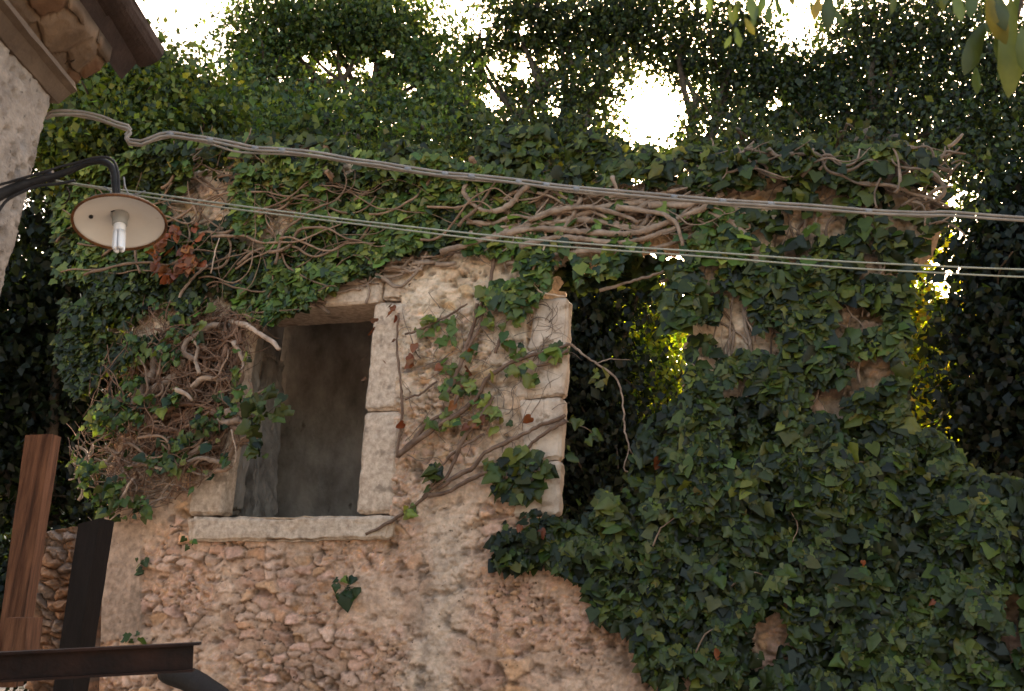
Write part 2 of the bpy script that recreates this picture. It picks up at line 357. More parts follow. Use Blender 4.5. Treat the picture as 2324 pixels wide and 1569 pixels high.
# side walls of the slab: walk every boundary edge
fp = np.pad(fk, 1); nV = len(uu); NS = 6; sideF = []; extraV = []; extraC = []
def bedges():
    ii, jj = np.nonzero(fk)
    for di, dj, a, b in ((0, 1, (0, 1), (1, 1)), (0, -1, (1, 0), (0, 0)), (1, 0, (1, 1), (1, 0)), (-1, 0, (0, 0), (0, 1))):
        mk = ~fp[ii + 1 + di, jj + 1 + dj]
        yield idx[ii[mk] + a[0], jj[mk] + a[1]], idx[ii[mk] + b[0], jj[mk] + b[1]]
EA = np.concatenate([a for a, b in bedges()]); EB = np.concatenate([b for a, b in bedges()])
bv = np.unique(np.concatenate([EA, EB])); rank = np.full(nV, -1); rank[bv] = np.arange(len(bv))
layers = []; base = 2 * nV; cols_l = []
for k in range(1, NS):
    dd = -.5 * k / NS; nz = (fbm(uu[bv] * 9 + zz[bv] * 5, np.full(len(bv), dd * 16) + zz[bv] * 9, 111) - .5) * .05
    sgn = np.sin(uu[bv] * 3)                      # rough reveal
    Pk = nO + np.outer(uu[bv] + nz, nU) + np.outer(zz[bv] + nz * .6, [0, 0, 1.]) + np.outer(np.full(len(bv), dd), nN)
    layers.append(Pk); cols_l.append(colr[bv] * .9)
def lay(v, k): return v if k == 0 else (v + nV if k == NS else base + (k - 1) * len(bv) + rank[v])
for k in range(NS): sideF.append(np.stack([lay(EA, k), lay(EB, k), lay(EB, k + 1), lay(EA, k + 1)], 1)[:, ::-1])
AV = np.concatenate([VW, VB] + layers); AC = np.concatenate([colr, colr * .8] + cols_l)
AF = np.concatenate([q, q[:, ::-1] + nV] + sideF)
used = np.zeros(len(AV), bool); used[AF.ravel()] = True; mp_ = np.cumsum(used) - 1
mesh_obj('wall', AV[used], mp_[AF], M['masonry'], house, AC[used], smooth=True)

def rough_block(name, quad, d0, depth, parent, mat, amp=.016, n=44, chips=.024, col=None):
    """a cut stone: its front face through four picture points on the plane d0 in front of the wall, its body reaching back"""
    A = [np.array(W(x, y, d0)[:]) for x, y in quad]      # bl, br, tr, tl
    def P(a, b, c):
        a = a[:, None]; b = b[:, None]; c = c[:, None]
        return A[0] * (1 - a) * (1 - b) + A[1] * a * (1 - b) + A[2] * a * b + A[3] * (1 - a) * b - nN * depth * c
    g1, g2 = [x.ravel() for x in np.meshgrid(np.linspace(0, 1, n), np.linspace(0, 1, n))]
    z0 = np.zeros(n * n); o1 = np.ones(n * n); V = []; Fc = []
    gi = np.arange(n * n).reshape(n, n); q0 = np.stack([gi[:-1, :-1], gi[:-1, 1:], gi[1:, 1:], gi[1:, :-1]], -1).reshape(-1, 4)
    ctr = P(np.array([.5]), np.array([.5]), np.array([.5]))[0]
    wx = np.linalg.norm(A[1] - A[0]); hx = np.linalg.norm(A[3] - A[0])
    for (a, b, c, fl) in ((g1, g2, z0, 0), (g1, g2, o1, 1), (z0, g2, g1, 0), (o1, g2, g1, 1), (g1, z0, g2, 0), (g1, o1, g2, 1)):
        p = P(a, b, c)
        da = np.minimum(a, 1 - a) * wx; db = np.minimum(b, 1 - b) * hx; dc = np.minimum(c, 1 - c) * depth
        s = np.sort(np.stack([da, db, dc], 1), 1); edge = np.clip(1 - s[:, 1] / .022, 0, 1)
        ch = chips * edge * (.25 + 1.4 * fbm(p[:, 0] * 17 + p[:, 1] * 9, p[:, 2] * 17, 121))
        dirc = ctr - p; dirc /= np.linalg.norm(dirc, axis=1, keepdims=True)
        p = p + dirc * ch[:, None]
        for kx in range(3): p[:, kx] += amp * (fbm(p[:, 0] * 13 + kx * 7, p[:, 2] * 13 + p[:, 1] * 11, 131 + kx) - .5)
        f = q0 + len(V) * n * n; V.append(p); Fc.append(f[:, ::-1] if fl else f)
    return mesh_obj(name, np.concatenate(V), np.concatenate(Fc), mat, parent, smooth=True)
surround = thing('window_frame', None, None); surround.parent = house; surround.location = Vector(wp(0, 0, 0)) - house.location
surround['label'] = 'pale granite surround of the window'
rough_block('sill', [(424, 1231), (884, 1224), (893, 1169), (424, 1175)], .075, .46, surround, M['block'], chips=.045, amp=.03)
rough_block('jamb', [(424, 1171), (500, 1169), (530, 950), (462, 950)], .03, .17, surround, M['block'])
rough_block('jamb', [(462, 948), (531, 948), (566, 722), (506, 722)], .036, .17, surround, M['block'])
rough_block('jamb', [(806, 1167), (888, 1165), (911, 932), (826, 934)], .03, .42, surround, M['block'])
rough_block('jamb', [(826, 932), (911, 930), (928, 684), (850, 686)], .034, .42, surround, M['block'])
rough_block('lintel', [(560, 706), (862, 686), (866, 612), (556, 640)], .05, .46, surround, M['block'])
rough_block('lintel', [(866, 681), (934, 679), (942, 606), (870, 612)], .02, .44, surround, M['block'], chips=.03)
quoins = thing('opening_jamb', None, None); quoins.parent = house; quoins.location = Vector(wp(0, 0, 0)) - house.location
M['quoin'] = mat_noise('pale_quoin', (.30, .215, .16), (.60, .475, .375), 7, .92, .9, 70, contrast=(.28, .58), spots=(11, .62, (.30, .215, .15)), bdist=.006)
rough_block('quoin_stone', [(1160, 1172), (1266, 1168), (1272, 1046), (1184, 1052)], .045, .13, quoins, M['quoin'], amp=.022, chips=.022)
rough_block('quoin_stone', [(1192, 1050), (1272, 1044), (1280, 900), (1176, 906)], .045, .13, quoins, M['quoin'], amp=.022, chips=.022)
rough_block('quoin_stone', [(1166, 904), (1280, 898), (1286, 790), (1178, 796)], .045, .13, quoins, M['quoin'], amp=.022, chips=.022)
rough_block('quoin_stone', [(1196, 794), (1286, 788), (1291, 675), (1214, 678)], .045, .13, quoins, M['quoin'], amp=.022, chips=.022)

# rear room behind the window: plastered walls, unseen deck added above to shade it
def slab(name, quadpts, thick, mat, parent, normal, n=40, amp=.03, col=None):
    A = [np.array(p[:]) for p in quadpts]; nn = np.array(normal[:])
    a, b = [x.ravel() for x in np.meshgrid(np.linspace(0, 1, n), np.linspace(0, 1, n))]
    a_ = a[:, None]; b_ = b[:, None]
    P = A[0] * (1 - a_) * (1 - b_) + A[1] * a_ * (1 - b_) + A[2] * a_ * b_ + A[3] * (1 - a_) * b_
    h = amp * (fbm(P[:, 0] * 3 + P[:, 1] * 3, P[:, 2] * 3, 141, 5) - .5)
    V = np.concatenate([P + nn * h[:, None], P - nn * thick]); gi = np.arange(n * n).reshape(n, n)
    q0 = np.stack([gi[:-1, :-1], gi[:-1, 1:], gi[1:, 1:], gi[1:, :-1]], -1).reshape(-1, 4); Fc = [q0, q0[:, ::-1] + n * n]
    rim = np.concatenate([gi[0, :], gi[1:, -1], gi[-1, -2::-1], gi[-2:0:-1, 0]]); r2 = np.roll(rim, -1)
    Fc.append(np.stack([rim, rim + n * n, r2 + n * n, r2], 1))
    return mesh_obj(name, V, np.concatenate(Fc), mat, parent, None if col is None else np.tile(col, (2 * n * n, 1)), smooth=False)
def wq(u0, u1, z0, z1, d): return [wp(u0, z0, d), wp(u1, z0, d), wp(u1, z1, d), wp(u0, z1, d)]
uL = uv(420, 1170)[0]; uR = uv(1200, 1100)[0]
uR = uv(950, 1100)[0]
slab('rear_wall', wq(uL - .65, uR - .02, 0, 4.7, -1.9), .4, M['plaster'], house, N, n=70, amp=.09)
slab('side_wall', [wp(uR, 0, -.56), wp(uR, 0, -1.84), wp(uR, 4.4, -1.84), wp(uR, 4.4, -.56)][::-1], .3, M['plaster'], house, -U, n=40)
slab('side_wall', [wp(uL - .5, 0, -.56), wp(uL - .5, 0, -1.84), wp(uL - .5, 4.4, -1.84), wp(uL - .5, 4.4, -.56)], .3, M['plaster'], house, U, n=40)
rough_block('partition_stub', [(470, 1200), (580, 1200), (600, 800), (500, 800)], -.8, .35, house, M['plaster'], amp=.08, chips=.06)
b = MB()
b.box(wp((uL + uR) / 2 - .4, 4.5, -1.2), (U, N, Vector((0, 0, 1))), ((uR - uL) / 2 + .35, .62, .02))
b.build('shading_deck', M['dark_timber'], house)  # single deck sheet added out of view to darken the room
rough_block('reveal_masonry', [(430, 1168), (500, 1168), (566, 715), (510, 715)], -.15, .14, house, M['reveal'], amp=.06, chips=.05)
rough_block('reveal_masonry', [(430, 1168), (518, 1168), (580, 715), (520, 715)], -.30, .20, house, M['plaster'], amp=.06, chips=.08)

# ------------------------------------------------------------------ neighbouring house, upper left
YC = 4.0; XW = at(125, 236, YC).x
nh = thing('neighbour_house', 'corner of a pitted plastered house with stone eave and dark roof tiles, upper left', 'house', (XW, YC, 0))
pc = at(125, 236, YC); ZT = pc.z
ys = np.arange(-1.5, YC + .001, .012); zs2 = np.arange(0, ZT + .05, .012)
yy, z2 = [x.ravel() for x in np.meshgrid(ys, zs2)]
rough = fbm(yy * 2.2, z2 * 2.2, 151); pit = np.clip((fbm(yy * 24, z2 * 24, 152) - .60) * 8, 0, 1)
smooth_p = np.clip((rough - .52) * 14, 0, 1)
edge = np.clip(1 - (YC - yy) / .08, 0, 1)
xo = .02 * (rough - .5) + (1 - smooth_p) * (.014 * fbm(yy * 40, z2 * 40, 153) - .02 * pit) - edge ** 2 * (.015 + .05 * fbm(yy * 3, z2 * 9, 154) * edge)
ch = np.array([.33, .285, .25]); gh = np.array([.22, .215, .22]); och = np.array([.30, .22, .13])
oc = np.clip((fbm(yy * 3.3, z2 * 3.3, 155) - .62) * 12, 0, 1)[:, None]
cc_ = ch * (1 - smooth_p[:, None]) + gh * smooth_p[:, None]; cc_ = cc_ * (1 - oc) + och * oc
yj = yy + edge * .05 * (fbm(z2 * 9, z2 * 0, 156) - .5) - np.clip(yy / YC, 0, 1) * .075 * (ZT - z2) / .9
V = np.stack([XW + xo, yj, z2], 1); gi = np.arange(len(yy)).reshape(len(zs2), len(ys))
q0 = np.stack([gi[:-1, :-1], gi[:-1, 1:], gi[1:, 1:], gi[1:, :-1]], -1).reshape(-1, 4)
# the far end wall turns the corner with the same rough edge
ne = len(zs2); endx = np.linspace(0, 3.4, 60)[1:]
EV = np.concatenate([np.stack([V[gi[:, -1], 0] - e, V[gi[:, -1], 1], z2[gi[:, -1]]], 1) for e in endx])
cols_ = [gi[:, -1]] + [np.arange(ne) + len(V) + i * ne for i in range(len(endx))]
ef = np.concatenate([np.stack([a[:-1], b_[:-1], b_[1:], a[1:]], 1) for a, b_ in zip(cols_[:-1], cols_[1:])])
mesh_obj('wall', np.concatenate([V, EV]), np.concatenate([q0, ef]), M['render_wall'], nh, np.concatenate([cc_, np.tile(ch, (len(EV), 1))]), smooth=True)
# eave: a stepped cornice, a soffit of flat stones, tiles on top
def prism_y(name, xz, y0, y1, mat, parent, wob=.0, seg=60, colf=None):
    k = len(xz); V = []; Fc = []
    for i in range(seg + 1):
        y = y0 + (y1 - y0) * i / seg
        for j, (x, z) in enumerate(xz):
            V.append((x + wob * (random.random() - .5), y + (wob * (random.random() - .5) * 2 if i in (0, seg) else 0), z + wob * (random.random() - .5)))
    for i in range(seg):
        for j in range(k): Fc.append((i * k + j, (i + 1) * k + j, (i + 1) * k + (j + 1) % k, i * k + (j + 1) % k))
    Fc.append(tuple(range(k))[::-1]); Fc.append(tuple(seg * k + j for j in range(k)))
    return mesh_obj(name, V, Fc, mat, parent, np.ones((len(V), 3)))
def xz(px, py, Y): p = at(px, py, Y); return (p.x, p.z)
c1 = xz(133, 236, 4.0); c2 = xz(176, 209, 4.0); c3 = xz(170, 188, 4.0); c4 = xz(122, 196, 4.0)
prism_y('cornice', [(XW - .3, c1[1]), c1, ((c1[0] * .4 + c2[0] * .6), c2[1] - .012), c2, c3, (XW - .3, c3[1] + .01)], -1.5, YC, M['eave_stone'], nh, .004)
e0 = xz(150, 186, 4.02); e1 = xz(246, 120, 4.02)
ng = 110; ta, tb_ = [x.ravel() for x in np.meshgrid(np.linspace(-.3, 1, ng), np.linspace(-1.5, 4.06, 520))]
aa = e0[0] + (e1[0] - e0[0]) * ta; bb = tb_ + .05 * (fbm(ta * 4, ta * 0, 160) - .5) * (tb_ > 3.9)
s1, s2, sc = voronoi((aa + .06 * (fbm(aa * 7, bb * 7, 161) - .5)) / .13, (bb + .09 * (fbm(aa * 6, bb * 6, 162) - .5)) / .2, 165)
se = np.clip((s2 - s1) * 4, 0, 1); z0_ = e0[1] + (e1[1] - e0[1]) * ta
sz = z0_ - np.sqrt(se) * .03 - .02 * sc + .012 * fbm(aa * 30, bb * 30, 164)
stc = np.array([1.05, .95, .82]) * (.55 + .7 * sc)[:, None]; stc = np.where((np.sin(sc * 61) > .3)[:, None], stc * [1.12, .88, .72], stc)
mt = np.array([1.15, 1.05, .92]); stc = stc * np.clip(se * 2, 0, 1)[:, None] + mt * (1 - np.clip(se * 2, 0, 1))[:, None]
gj = np.arange(len(aa)).reshape(520, ng); q1 = np.stack([gj[:-1, :-1], gj[1:, :-1], gj[1:, 1:], gj[:-1, 1:]], -1).reshape(-1, 4)
top = np.stack([aa, bb, z0_ + .05], 1); rim = np.concatenate([gj[0, :], gj[1:, -1], gj[-1, -2::-1], gj[-2:0:-1, 0]]); r2 = np.roll(rim, -1); nn_ = len(aa)
mesh_obj('eave_slabs', np.concatenate([np.stack([aa, bb, sz], 1), top]), np.concatenate([q1, q1[:, ::-1] + nn_, np.stack([rim, r2, r2 + nn_, rim + nn_], 1)]), M['eave_stone'], nh, np.concatenate([stc, stc * .8]))
# verge: a row of long curved tiles laid along the edge, each lapping the next
roof = thing('roof', None, None); roof.parent = nh
v0 = xz(318, 154, 4.3); v1 = xz(366, 139, 4.3); v2 = xz(373, 111, 4.3); v3 = xz(300, 88, 4.3)
for k in range(13):
    y1 = 4.30 - k * .43; y0 = y1 - .47; b = MB(); V = []
    for (yy_, g_) in ((y1, 0), (y0, .012)):
        for t_ in (0, .016):
            for p0, p1, p2 in ((v0, v1, v2),):
                for j in range(9):
                    u_ = j / 8; x_ = (1 - u_) ** 2 * p0[0] + 2 * u_ * (1 - u_) * (p1[0] + .012) + u_ * u_ * p2[0]; zz_ = (1 - u_) ** 2 * p0[1] + 2 * u_ * (1 - u_) * (p1[1] - .015) + u_ * u_ * p2[1]
                    V.append((x_ - t_ - g_ + .003 * random.random(), yy_, zz_ + t_ * .8 + g_ + .004 * math.sin(k * 2.3)))
    Fc = []
    for j in range(8): Fc += [(j, j + 1, 18 + j + 1, 18 + j), (9 + j, 27 + j, 27 + j + 1, 9 + j + 1), (j, 9 + j, 10 + j, j + 1)]
    b.add(V, Fc); b.build('tile', M['tile'], roof, smooth=False)
prism_y('eave_board', [(e1[0] - .03, e1[1] + .0), v0, (v0[0] + .01, v0[1] + .03), (e1[0] - .03, e1[1] + .04)], -1.5, 4.26, M['tile'], nh, .003)
prism_y('roof_deck', [(XW - 1.6, c3[1] + .06), (v0[0] - .02, v2[1] - .02), v2, (v2[0] - .02, v2[1] + .012), (XW - 1.6, c3[1] + .12)], -1.5, 4.28, M['tile'], nh, .003)

# ------------------------------------------------------------------ street lamp
LY = 3.55; lc = at(272, 506, LY)
lamp = thing('street_lamp', 'old wall lamp with a cream enamel disc shade, rusty rim and white energy-saving bulb', 'lamp', lc)
tilt = Matrix.Rotation(R(-15), 4, 'X') @ Matrix.Rotation(R(-12), 4, 'Y')
def lathe(name, prof, mat, parent, loc, n=64, smooth=True, rot=tilt):
    V = []; Fc = []; k = len(prof)
    for i in range(n):
        th = 2 * math.pi * i / n
        for r_, z_ in prof: V.append(tuple(loc + (rot @ Vector((r_ * math.cos(th), r_ * math.sin(th), z_)))))
    for i in range(n):
        for j in range(k - 1): Fc.append((i * k + j, ((i + 1) % n) * k + j, ((i + 1) % n) * k + j + 1, i * k + j + 1))
    return mesh_obj(name, V, Fc, mat, parent, None, smooth)
RS = 106 / F * LY * 1.03
shade = lathe('lamp_shade', [(.012, .050), (.05, .048), (RS * .5, .038), (RS * .93, .010), (RS * .965, .001), (RS * .962, -.003), (RS * .90, .006), (RS * .5, .030), (.03, .040), (.012, .040)], M['enamel'], lamp, lc)
lathe('rim', [(RS * .955, .0025), (RS * .985, .004), (RS, -.001), (RS * .995, -.006), (RS * .965, -.0075), (RS * .935, -.0008)], M['rusty_rim'], shade, lc)
lathe('shade_back', [(.014, .056), (.05, .054), (RS * .5, .044), (RS * .95, .012), (RS * .97, .006)], M['iron'], shade, lc)
soc = lathe('socket', [(.001, .045), (.032, .044), (.034, .030), (.028, .012), (.028, -.008), (.024, -.012), (.001, -.012)], M['grey_cap'], lamp, lc)
bl = lathe('bulb', [(.001, -.010), (.021, -.010), (.023, -.016), (.023, -.040), (.020, -.046), (.001, -.046)], M['white_glass'], lamp, lc)
b = MB()
for k in range(4):
    a_ = math.pi / 4 + k * math.pi / 2
    for s_ in (-.28, .28):
        x_, y_ = .017 * math.cos(a_ + s_), .017 * math.sin(a_ + s_)
        b.tube([lc + tilt @ Vector((x_, y_, z)) for z in (-.044, -.07, -.1, -.125, -.13)], [.0075, .0075, .0075, .007, .005], 8)
    a2 = a_; b.tube([lc + tilt @ Vector((.017 * math.cos(a2 + s_), .017 * math.sin(a2 + s_), -.126)) for s_ in (-.28, 0, .28)], .007, 8)
b.build('glass_tube', M['white_glass'], bl, smooth=True)
b = MB(); b.tube([lc + tilt @ Vector((-.1, -.03, .004 + z)) for z in (.012, .020)], .008, 10); b.build('drain_hole', M['iron'], shade)
b = MB(); nk = [(265, 470), (264, 440), (262, 415), (258, 388), (246, 372), (226, 366), (200, 370), (165, 385), (130, 398), (90, 408), (45, 423), (0, 443), (-50, 470)]
nr_ = [.014, .0155, .0145, .0135, .013, .013, .0135, .0145, .0165, .021, .022, .022, .023]
pts = [at(x, y, LY - .02 * i / 12) for i, (x, y) in enumerate(nk)]
P2 = spline(pts, .012); b.tube(P2, [nr_[min(12, int(i / len(P2) * 13))] for i in range(len(P2))], 12, lump=.04)
b.tube([at(106, 402, LY), at(121, 399, LY)], .027, 12); b.tube([at(262, 462, LY), at(262, 484, LY)], .022, 14)
b.build('arm', M['iron'], lamp, smooth=True)
for (off, rr, pl) in ((0, .0055, [(271, 462), (270, 420), (268, 392), (258, 366), (238, 357), (210, 359), (180, 368), (140, 378), (95, 392), (60, 402), (20, 414), (-40, 430)]),
                      (0, .006, [(170, 410), (130, 418), (90, 422), (60, 432), (20, 452), (2, 472), (-30, 520)])):
    b = MB(); b.tube(spline([at(x, y, LY - .045) for x, y in pl], .015), rr, 7); b.build('supply_cable', M['iron'], lamp, smooth=True)
b = MB(); b.tube(spline([at(x, y, LY - .04) for x, y in [(281, 402), (284, 425), (292, 440), (305, 442), (330, 434)]], .01), .003, 5)
b.tube(spline([at(x, y, LY - .04) for x, y in [(236, 424), (252, 436), (242, 450), (236, 462)]], .01), .003, 5); b.build('loose_wire', M['tie'], lamp, smooth=True)
b = MB(); b.tube(spline([at(x, y, LY + .05) for x, y in [(150, 424), (158, 440), (152, 458), (138, 466)]], .01), .003, 5); b.build('loose_wire', M['rust'], lamp, smooth=True)

# ------------------------------------------------------------------ cables
CY_ = 4.02
def cabY(x): return CY_ + .25 * math.sin(max(0, x) / 2324 * math.pi)
main = [(104, 262), (121, 256), (160, 254), (193, 258), (230, 268), (262, 279), (290, 288), (297, 297), (285, 307), (293, 320), (321, 324), (345, 313), (362, 307), (386, 304), (430, 309), (476, 317), (530, 328), (579, 336), (640, 341), (720, 350), (801, 363), (862, 372), (925, 383), (1010, 394), (1070, 400), (1177, 412), (1240, 419), (1308, 428), (1450, 441), (1602, 453), (1700, 461), (1833, 469), (1971, 479), (2100, 486), (2150, 485), (2324, 496), (2500, 503), (2900, 512)]
bundle = thing('cable_bundle', 'thick bundle of grey cables tied together, sagging across above the window', 'cable', at(121, 256, CY_))
for ox, oy, oz, rr, extra in ((0, -3.2, 0, .0066, {}), (0, 4.0, -.004, .0066, {}), (0, 8.2, .008, .0052, {517: 7, 565: 8, 530: 8, 579: 4})):
    pts = []
    for i, (x, y) in enumerate(main):
        tw = 1.1 * math.sin(i * 2.1 + oy)
        if oy == 8.2 and 1100 < x < 1240 or oy == 8.2 and x > 1900: tw -= 3
        pts.append(at(x, y + oy + tw + extra.get(x, 0), cabY(x) + oz))
    b = MB(); b.tube(spline(pts, .03), rr, 8, lump=.05); b.build('cable', M['cable'], bundle, smooth=True)
for tx, ty in ((386, 306), (476, 319), (579, 338), (640, 343), (925, 385), (1010, 396), (1070, 402), (1177, 414), (1240, 421), (1308, 430), (1530, 448), (1640, 457), (1750, 464), (1971, 480)):
    b = MB(); c0 = at(tx - 7, ty - 1.0, cabY(tx)); c1 = at(tx + 7, ty + 1.4, cabY(tx)); b.tube([c0, (c0 + c1) / 2, c1], [.0118, .0132, .0118], 12); b.build('tie', M['tie'], bundle, smooth=True)
for nm, lab, pl in (('wire', 'upper of the two thin wires crossing below the thick cable bundle', [(100, 405), (138, 412), (241, 427), (331, 438), (517, 464), (801, 500), (1146, 538), (1402, 559), (1602, 572), (1868, 591), (2100, 603), (2324, 612), (2900, 630)]),
                    ('wire', 'lower of the two thin wires crossing below the thick cable bundle', [(100, 408), (138, 414), (241, 431), (331, 447), (517, 473), (801, 508), (1146, 549), (1402, 569), (1602, 583), (1902, 607), (2100, 618), (2324, 629), (2900, 650)])):
    b = MB(); pts = spline([at(x, y, 3.9 + (.01 if 'lower' in lab else 0)) for x, y in pl], .05); b.tube(pts, .0036, 6)
    o = b.build(nm, M['wire'], smooth=True); tag(o, lab, 'wire', 'thin wires')

# ------------------------------------------------------------------ timbers and beam, lower left
def stick(name, quad, Y0, depth, mat, parent=None, amp=.006, **k):
    """a sawn piece whose front face has these picture corners at depth Y0 and whose body reaches back"""
    A = [at(x, y, Y0) for x, y in quad]; return A
def timber(name, quad, Y0, depth, mat, amp, chips, label=None, cat=None, parent=None, n=30):
    global nN
    A = [np.array(at(x, y, Y0)[:]) for x, y in quad]
    return rb_from(name, A, np.array([0, 1., 0]), depth, parent, mat, amp, n, chips, label, cat)
def rb_from(name, A, back, depth, parent, mat, amp, n, chips, label, cat):
    g1, g2 = [x.ravel() for x in np.meshgrid(np.linspace(0, 1, n), np.linspace(0, 1, n))]
    z0 = np.zeros(n * n); o1 = np.ones(n * n); V = []; Fc = []; gi = np.arange(n * n).reshape(n, n)
    q0 = np.stack([gi[:-1, :-1], gi[:-1, 1:], gi[1:, 1:], gi[1:, :-1]], -1).reshape(-1, 4)
    for (a, b_, c, fl) in ((g1, g2, z0, 0), (g1, g2, o1, 1), (z0, g2, g1, 0), (o1, g2, g1, 1), (g1, z0, g2, 0), (g1, o1, g2, 1)):
        a = a[:, None]; b_ = b_[:, None]; c = c[:, None]
        p = A[0] * (1 - a) * (1 - b_) + A[1] * a * (1 - b_) + A[2] * a * b_ + A[3] * (1 - a) * b_ + back * depth * c
        for kx in range(3): p[:, kx] += amp * (fbm(p[:, 0] * 9 + kx * 7, p[:, 2] * 9 + p[:, 1] * 11, 171 + kx) - .5)
        f = q0 + len(V) * n * n; V.append(p); Fc.append(f[:, ::-1] if fl else f)
    o = mesh_obj(name, np.concatenate(V), np.concatenate(Fc), mat, parent, smooth=False); tag(o, label, cat); return o
timber('wooden_post', [(-20, 1560), (30, 1560), (118, 985), (57, 988)], 4.3, .09, M['timber'], .005, .01, 'reddish brown sawn wooden post standing at the far left, taller than its neighbours', 'post')
timber('wooden_block', [(4, 1482), (54, 1480), (63, 1402), (9, 1402)], 4.1, .14, M['timber'], .004, .01, 'short orange brown wooden offcut fixed at the foot of the tall wooden post', 'block', n=12)
timber('dark_post', [(112, 1620), (156, 1620), (226, 1176), (178, 1190)], 5.6, .22, M['dark_timber'], .008, .01, 'dark post between the broken stone pier and the house corner', 'post')  # solid black upright filling the gap between pier and house corner
# broken pier
A = [np.array(at(x, y, 5.9)[:]) for x, y in [(70, 1640), (160, 1640), (176, 1196), (96, 1212)]]
n = 110; a, b_ = [x.ravel() for x in np.meshgrid(np.linspace(0, 1, n), np.linspace(0, 1, 3 * n))]
Pp = A[0] * ((1 - a) * (1 - b_))[:, None] + A[1] * (a * (1 - b_))[:, None] + A[2] * (a * b_)[:, None] + A[3] * ((1 - a) * b_)[:, None]
d1, d2, cid = voronoi((Pp[:, 0] + .05 * (fbm(Pp[:, 0] * 9, Pp[:, 2] * 9, 181))) / .11, (Pp[:, 2] + .15 * Pp[:, 0] + .10 * fbm(Pp[:, 0] * 9, Pp[:, 2] * 9, 182)) / .055, 183)
e = np.clip((d2 - d1) * 2.0, 0, 1) ** .6 * (.5 + fbm(Pp[:, 0] * 20, Pp[:, 2] * 20, 185)); e = np.clip(e, 0, 1); hp = e * (.02 + .05 * cid) + .05 * fbm(Pp[:, 0] * 24, Pp[:, 2] * 34, 184)
colp = np.array([.30, .17, .10]) * (.55 + .3 * cid + .4 * e)[:, None]; colp = np.where((np.sin(cid * 51) > .3)[:, None], np.array([.26, .185, .14]) * (.6 + .5 * e)[:, None], colp)
gp = np.arange(len(a)).reshape(3 * n, n); qp = np.stack([gp[:-1, :-1], gp[:-1, 1:], gp[1:, 1:], gp[1:, :-1]], -1).reshape(-1, 4); nn_ = len(a)
rim = np.concatenate([gp[0, :], gp[1:, -1], gp[-1, -2::-1], gp[-2:0:-1, 0]]); r2 = np.roll(rim, -1)
pier = mesh_obj('stone_pier', np.concatenate([Pp + np.array([0, -1, 0]) * hp[:, None], Pp + np.array([0, .4, 0])]), np.concatenate([qp, qp[:, ::-1] + nn_, np.stack([rim, rim + nn_, r2 + nn_, r2], 1)]), M['masonry'], None, np.concatenate([colp, colp]), smooth=True)
tag(pier, 'narrow broken stub of rubble wall with orange mortar behind the brown post', 'wall stub')
# rusty I-beam: two flanges and a web
bm_ = thing('steel_beam', 'dark rusty steel beam running in from the left edge, low in front of the wall', 'beam', at(0, 1515, 3.6))
b0 = at(-80, 1518, 3.6); b1 = at(441, 1491, 3.75); ax = (b1 - b0).normalized(); side = ax.cross(Vector((0, 0, 1))).normalized(); upv = side.cross(ax)
L_ = (b1 - b0).length / 2; mid = (b0 + b1) / 2; H_ = .046
b = MB(); b.box(mid + upv * H_, (ax, side, upv), (L_ + .02, .042, .0045)); b.build('top_flange', M['rust'], bm_)
b = MB(); b.box(mid - upv * H_, (ax, side, upv), (L_, .042, .0045)); b.build('bottom_flange', M['rust'], bm_)
b = MB(); b.box(mid, (ax, side, upv), (L_ - .004, .004, H_ - .0046)); b.build('web', M['rust'], bm_)
tb = MB(); tb.tube(spline([at(372, 1526, 4.5), at(430, 1548, 4.3), at(486, 1580, 4.1), (at(520, 1610, 4.0))], .03), [.035, .045, .05, .05, .05, .05, .05] + [.05] * 40, 12, lump=.05) if False else None
sp = spline([at(380, 1524, 4.6), at(440, 1548, 4.4), at(500, 1590, 4.2), at(560, 1640, 4.0)], .04)
tb = MB(); tb.tube(sp, [.05] * len(sp), 10, lump=.05)
o = tb.build('dark_log', M['dark_timber'], smooth=True); tag(o, 'round end of a dark log jutting down below the steel beam tip', 'log')

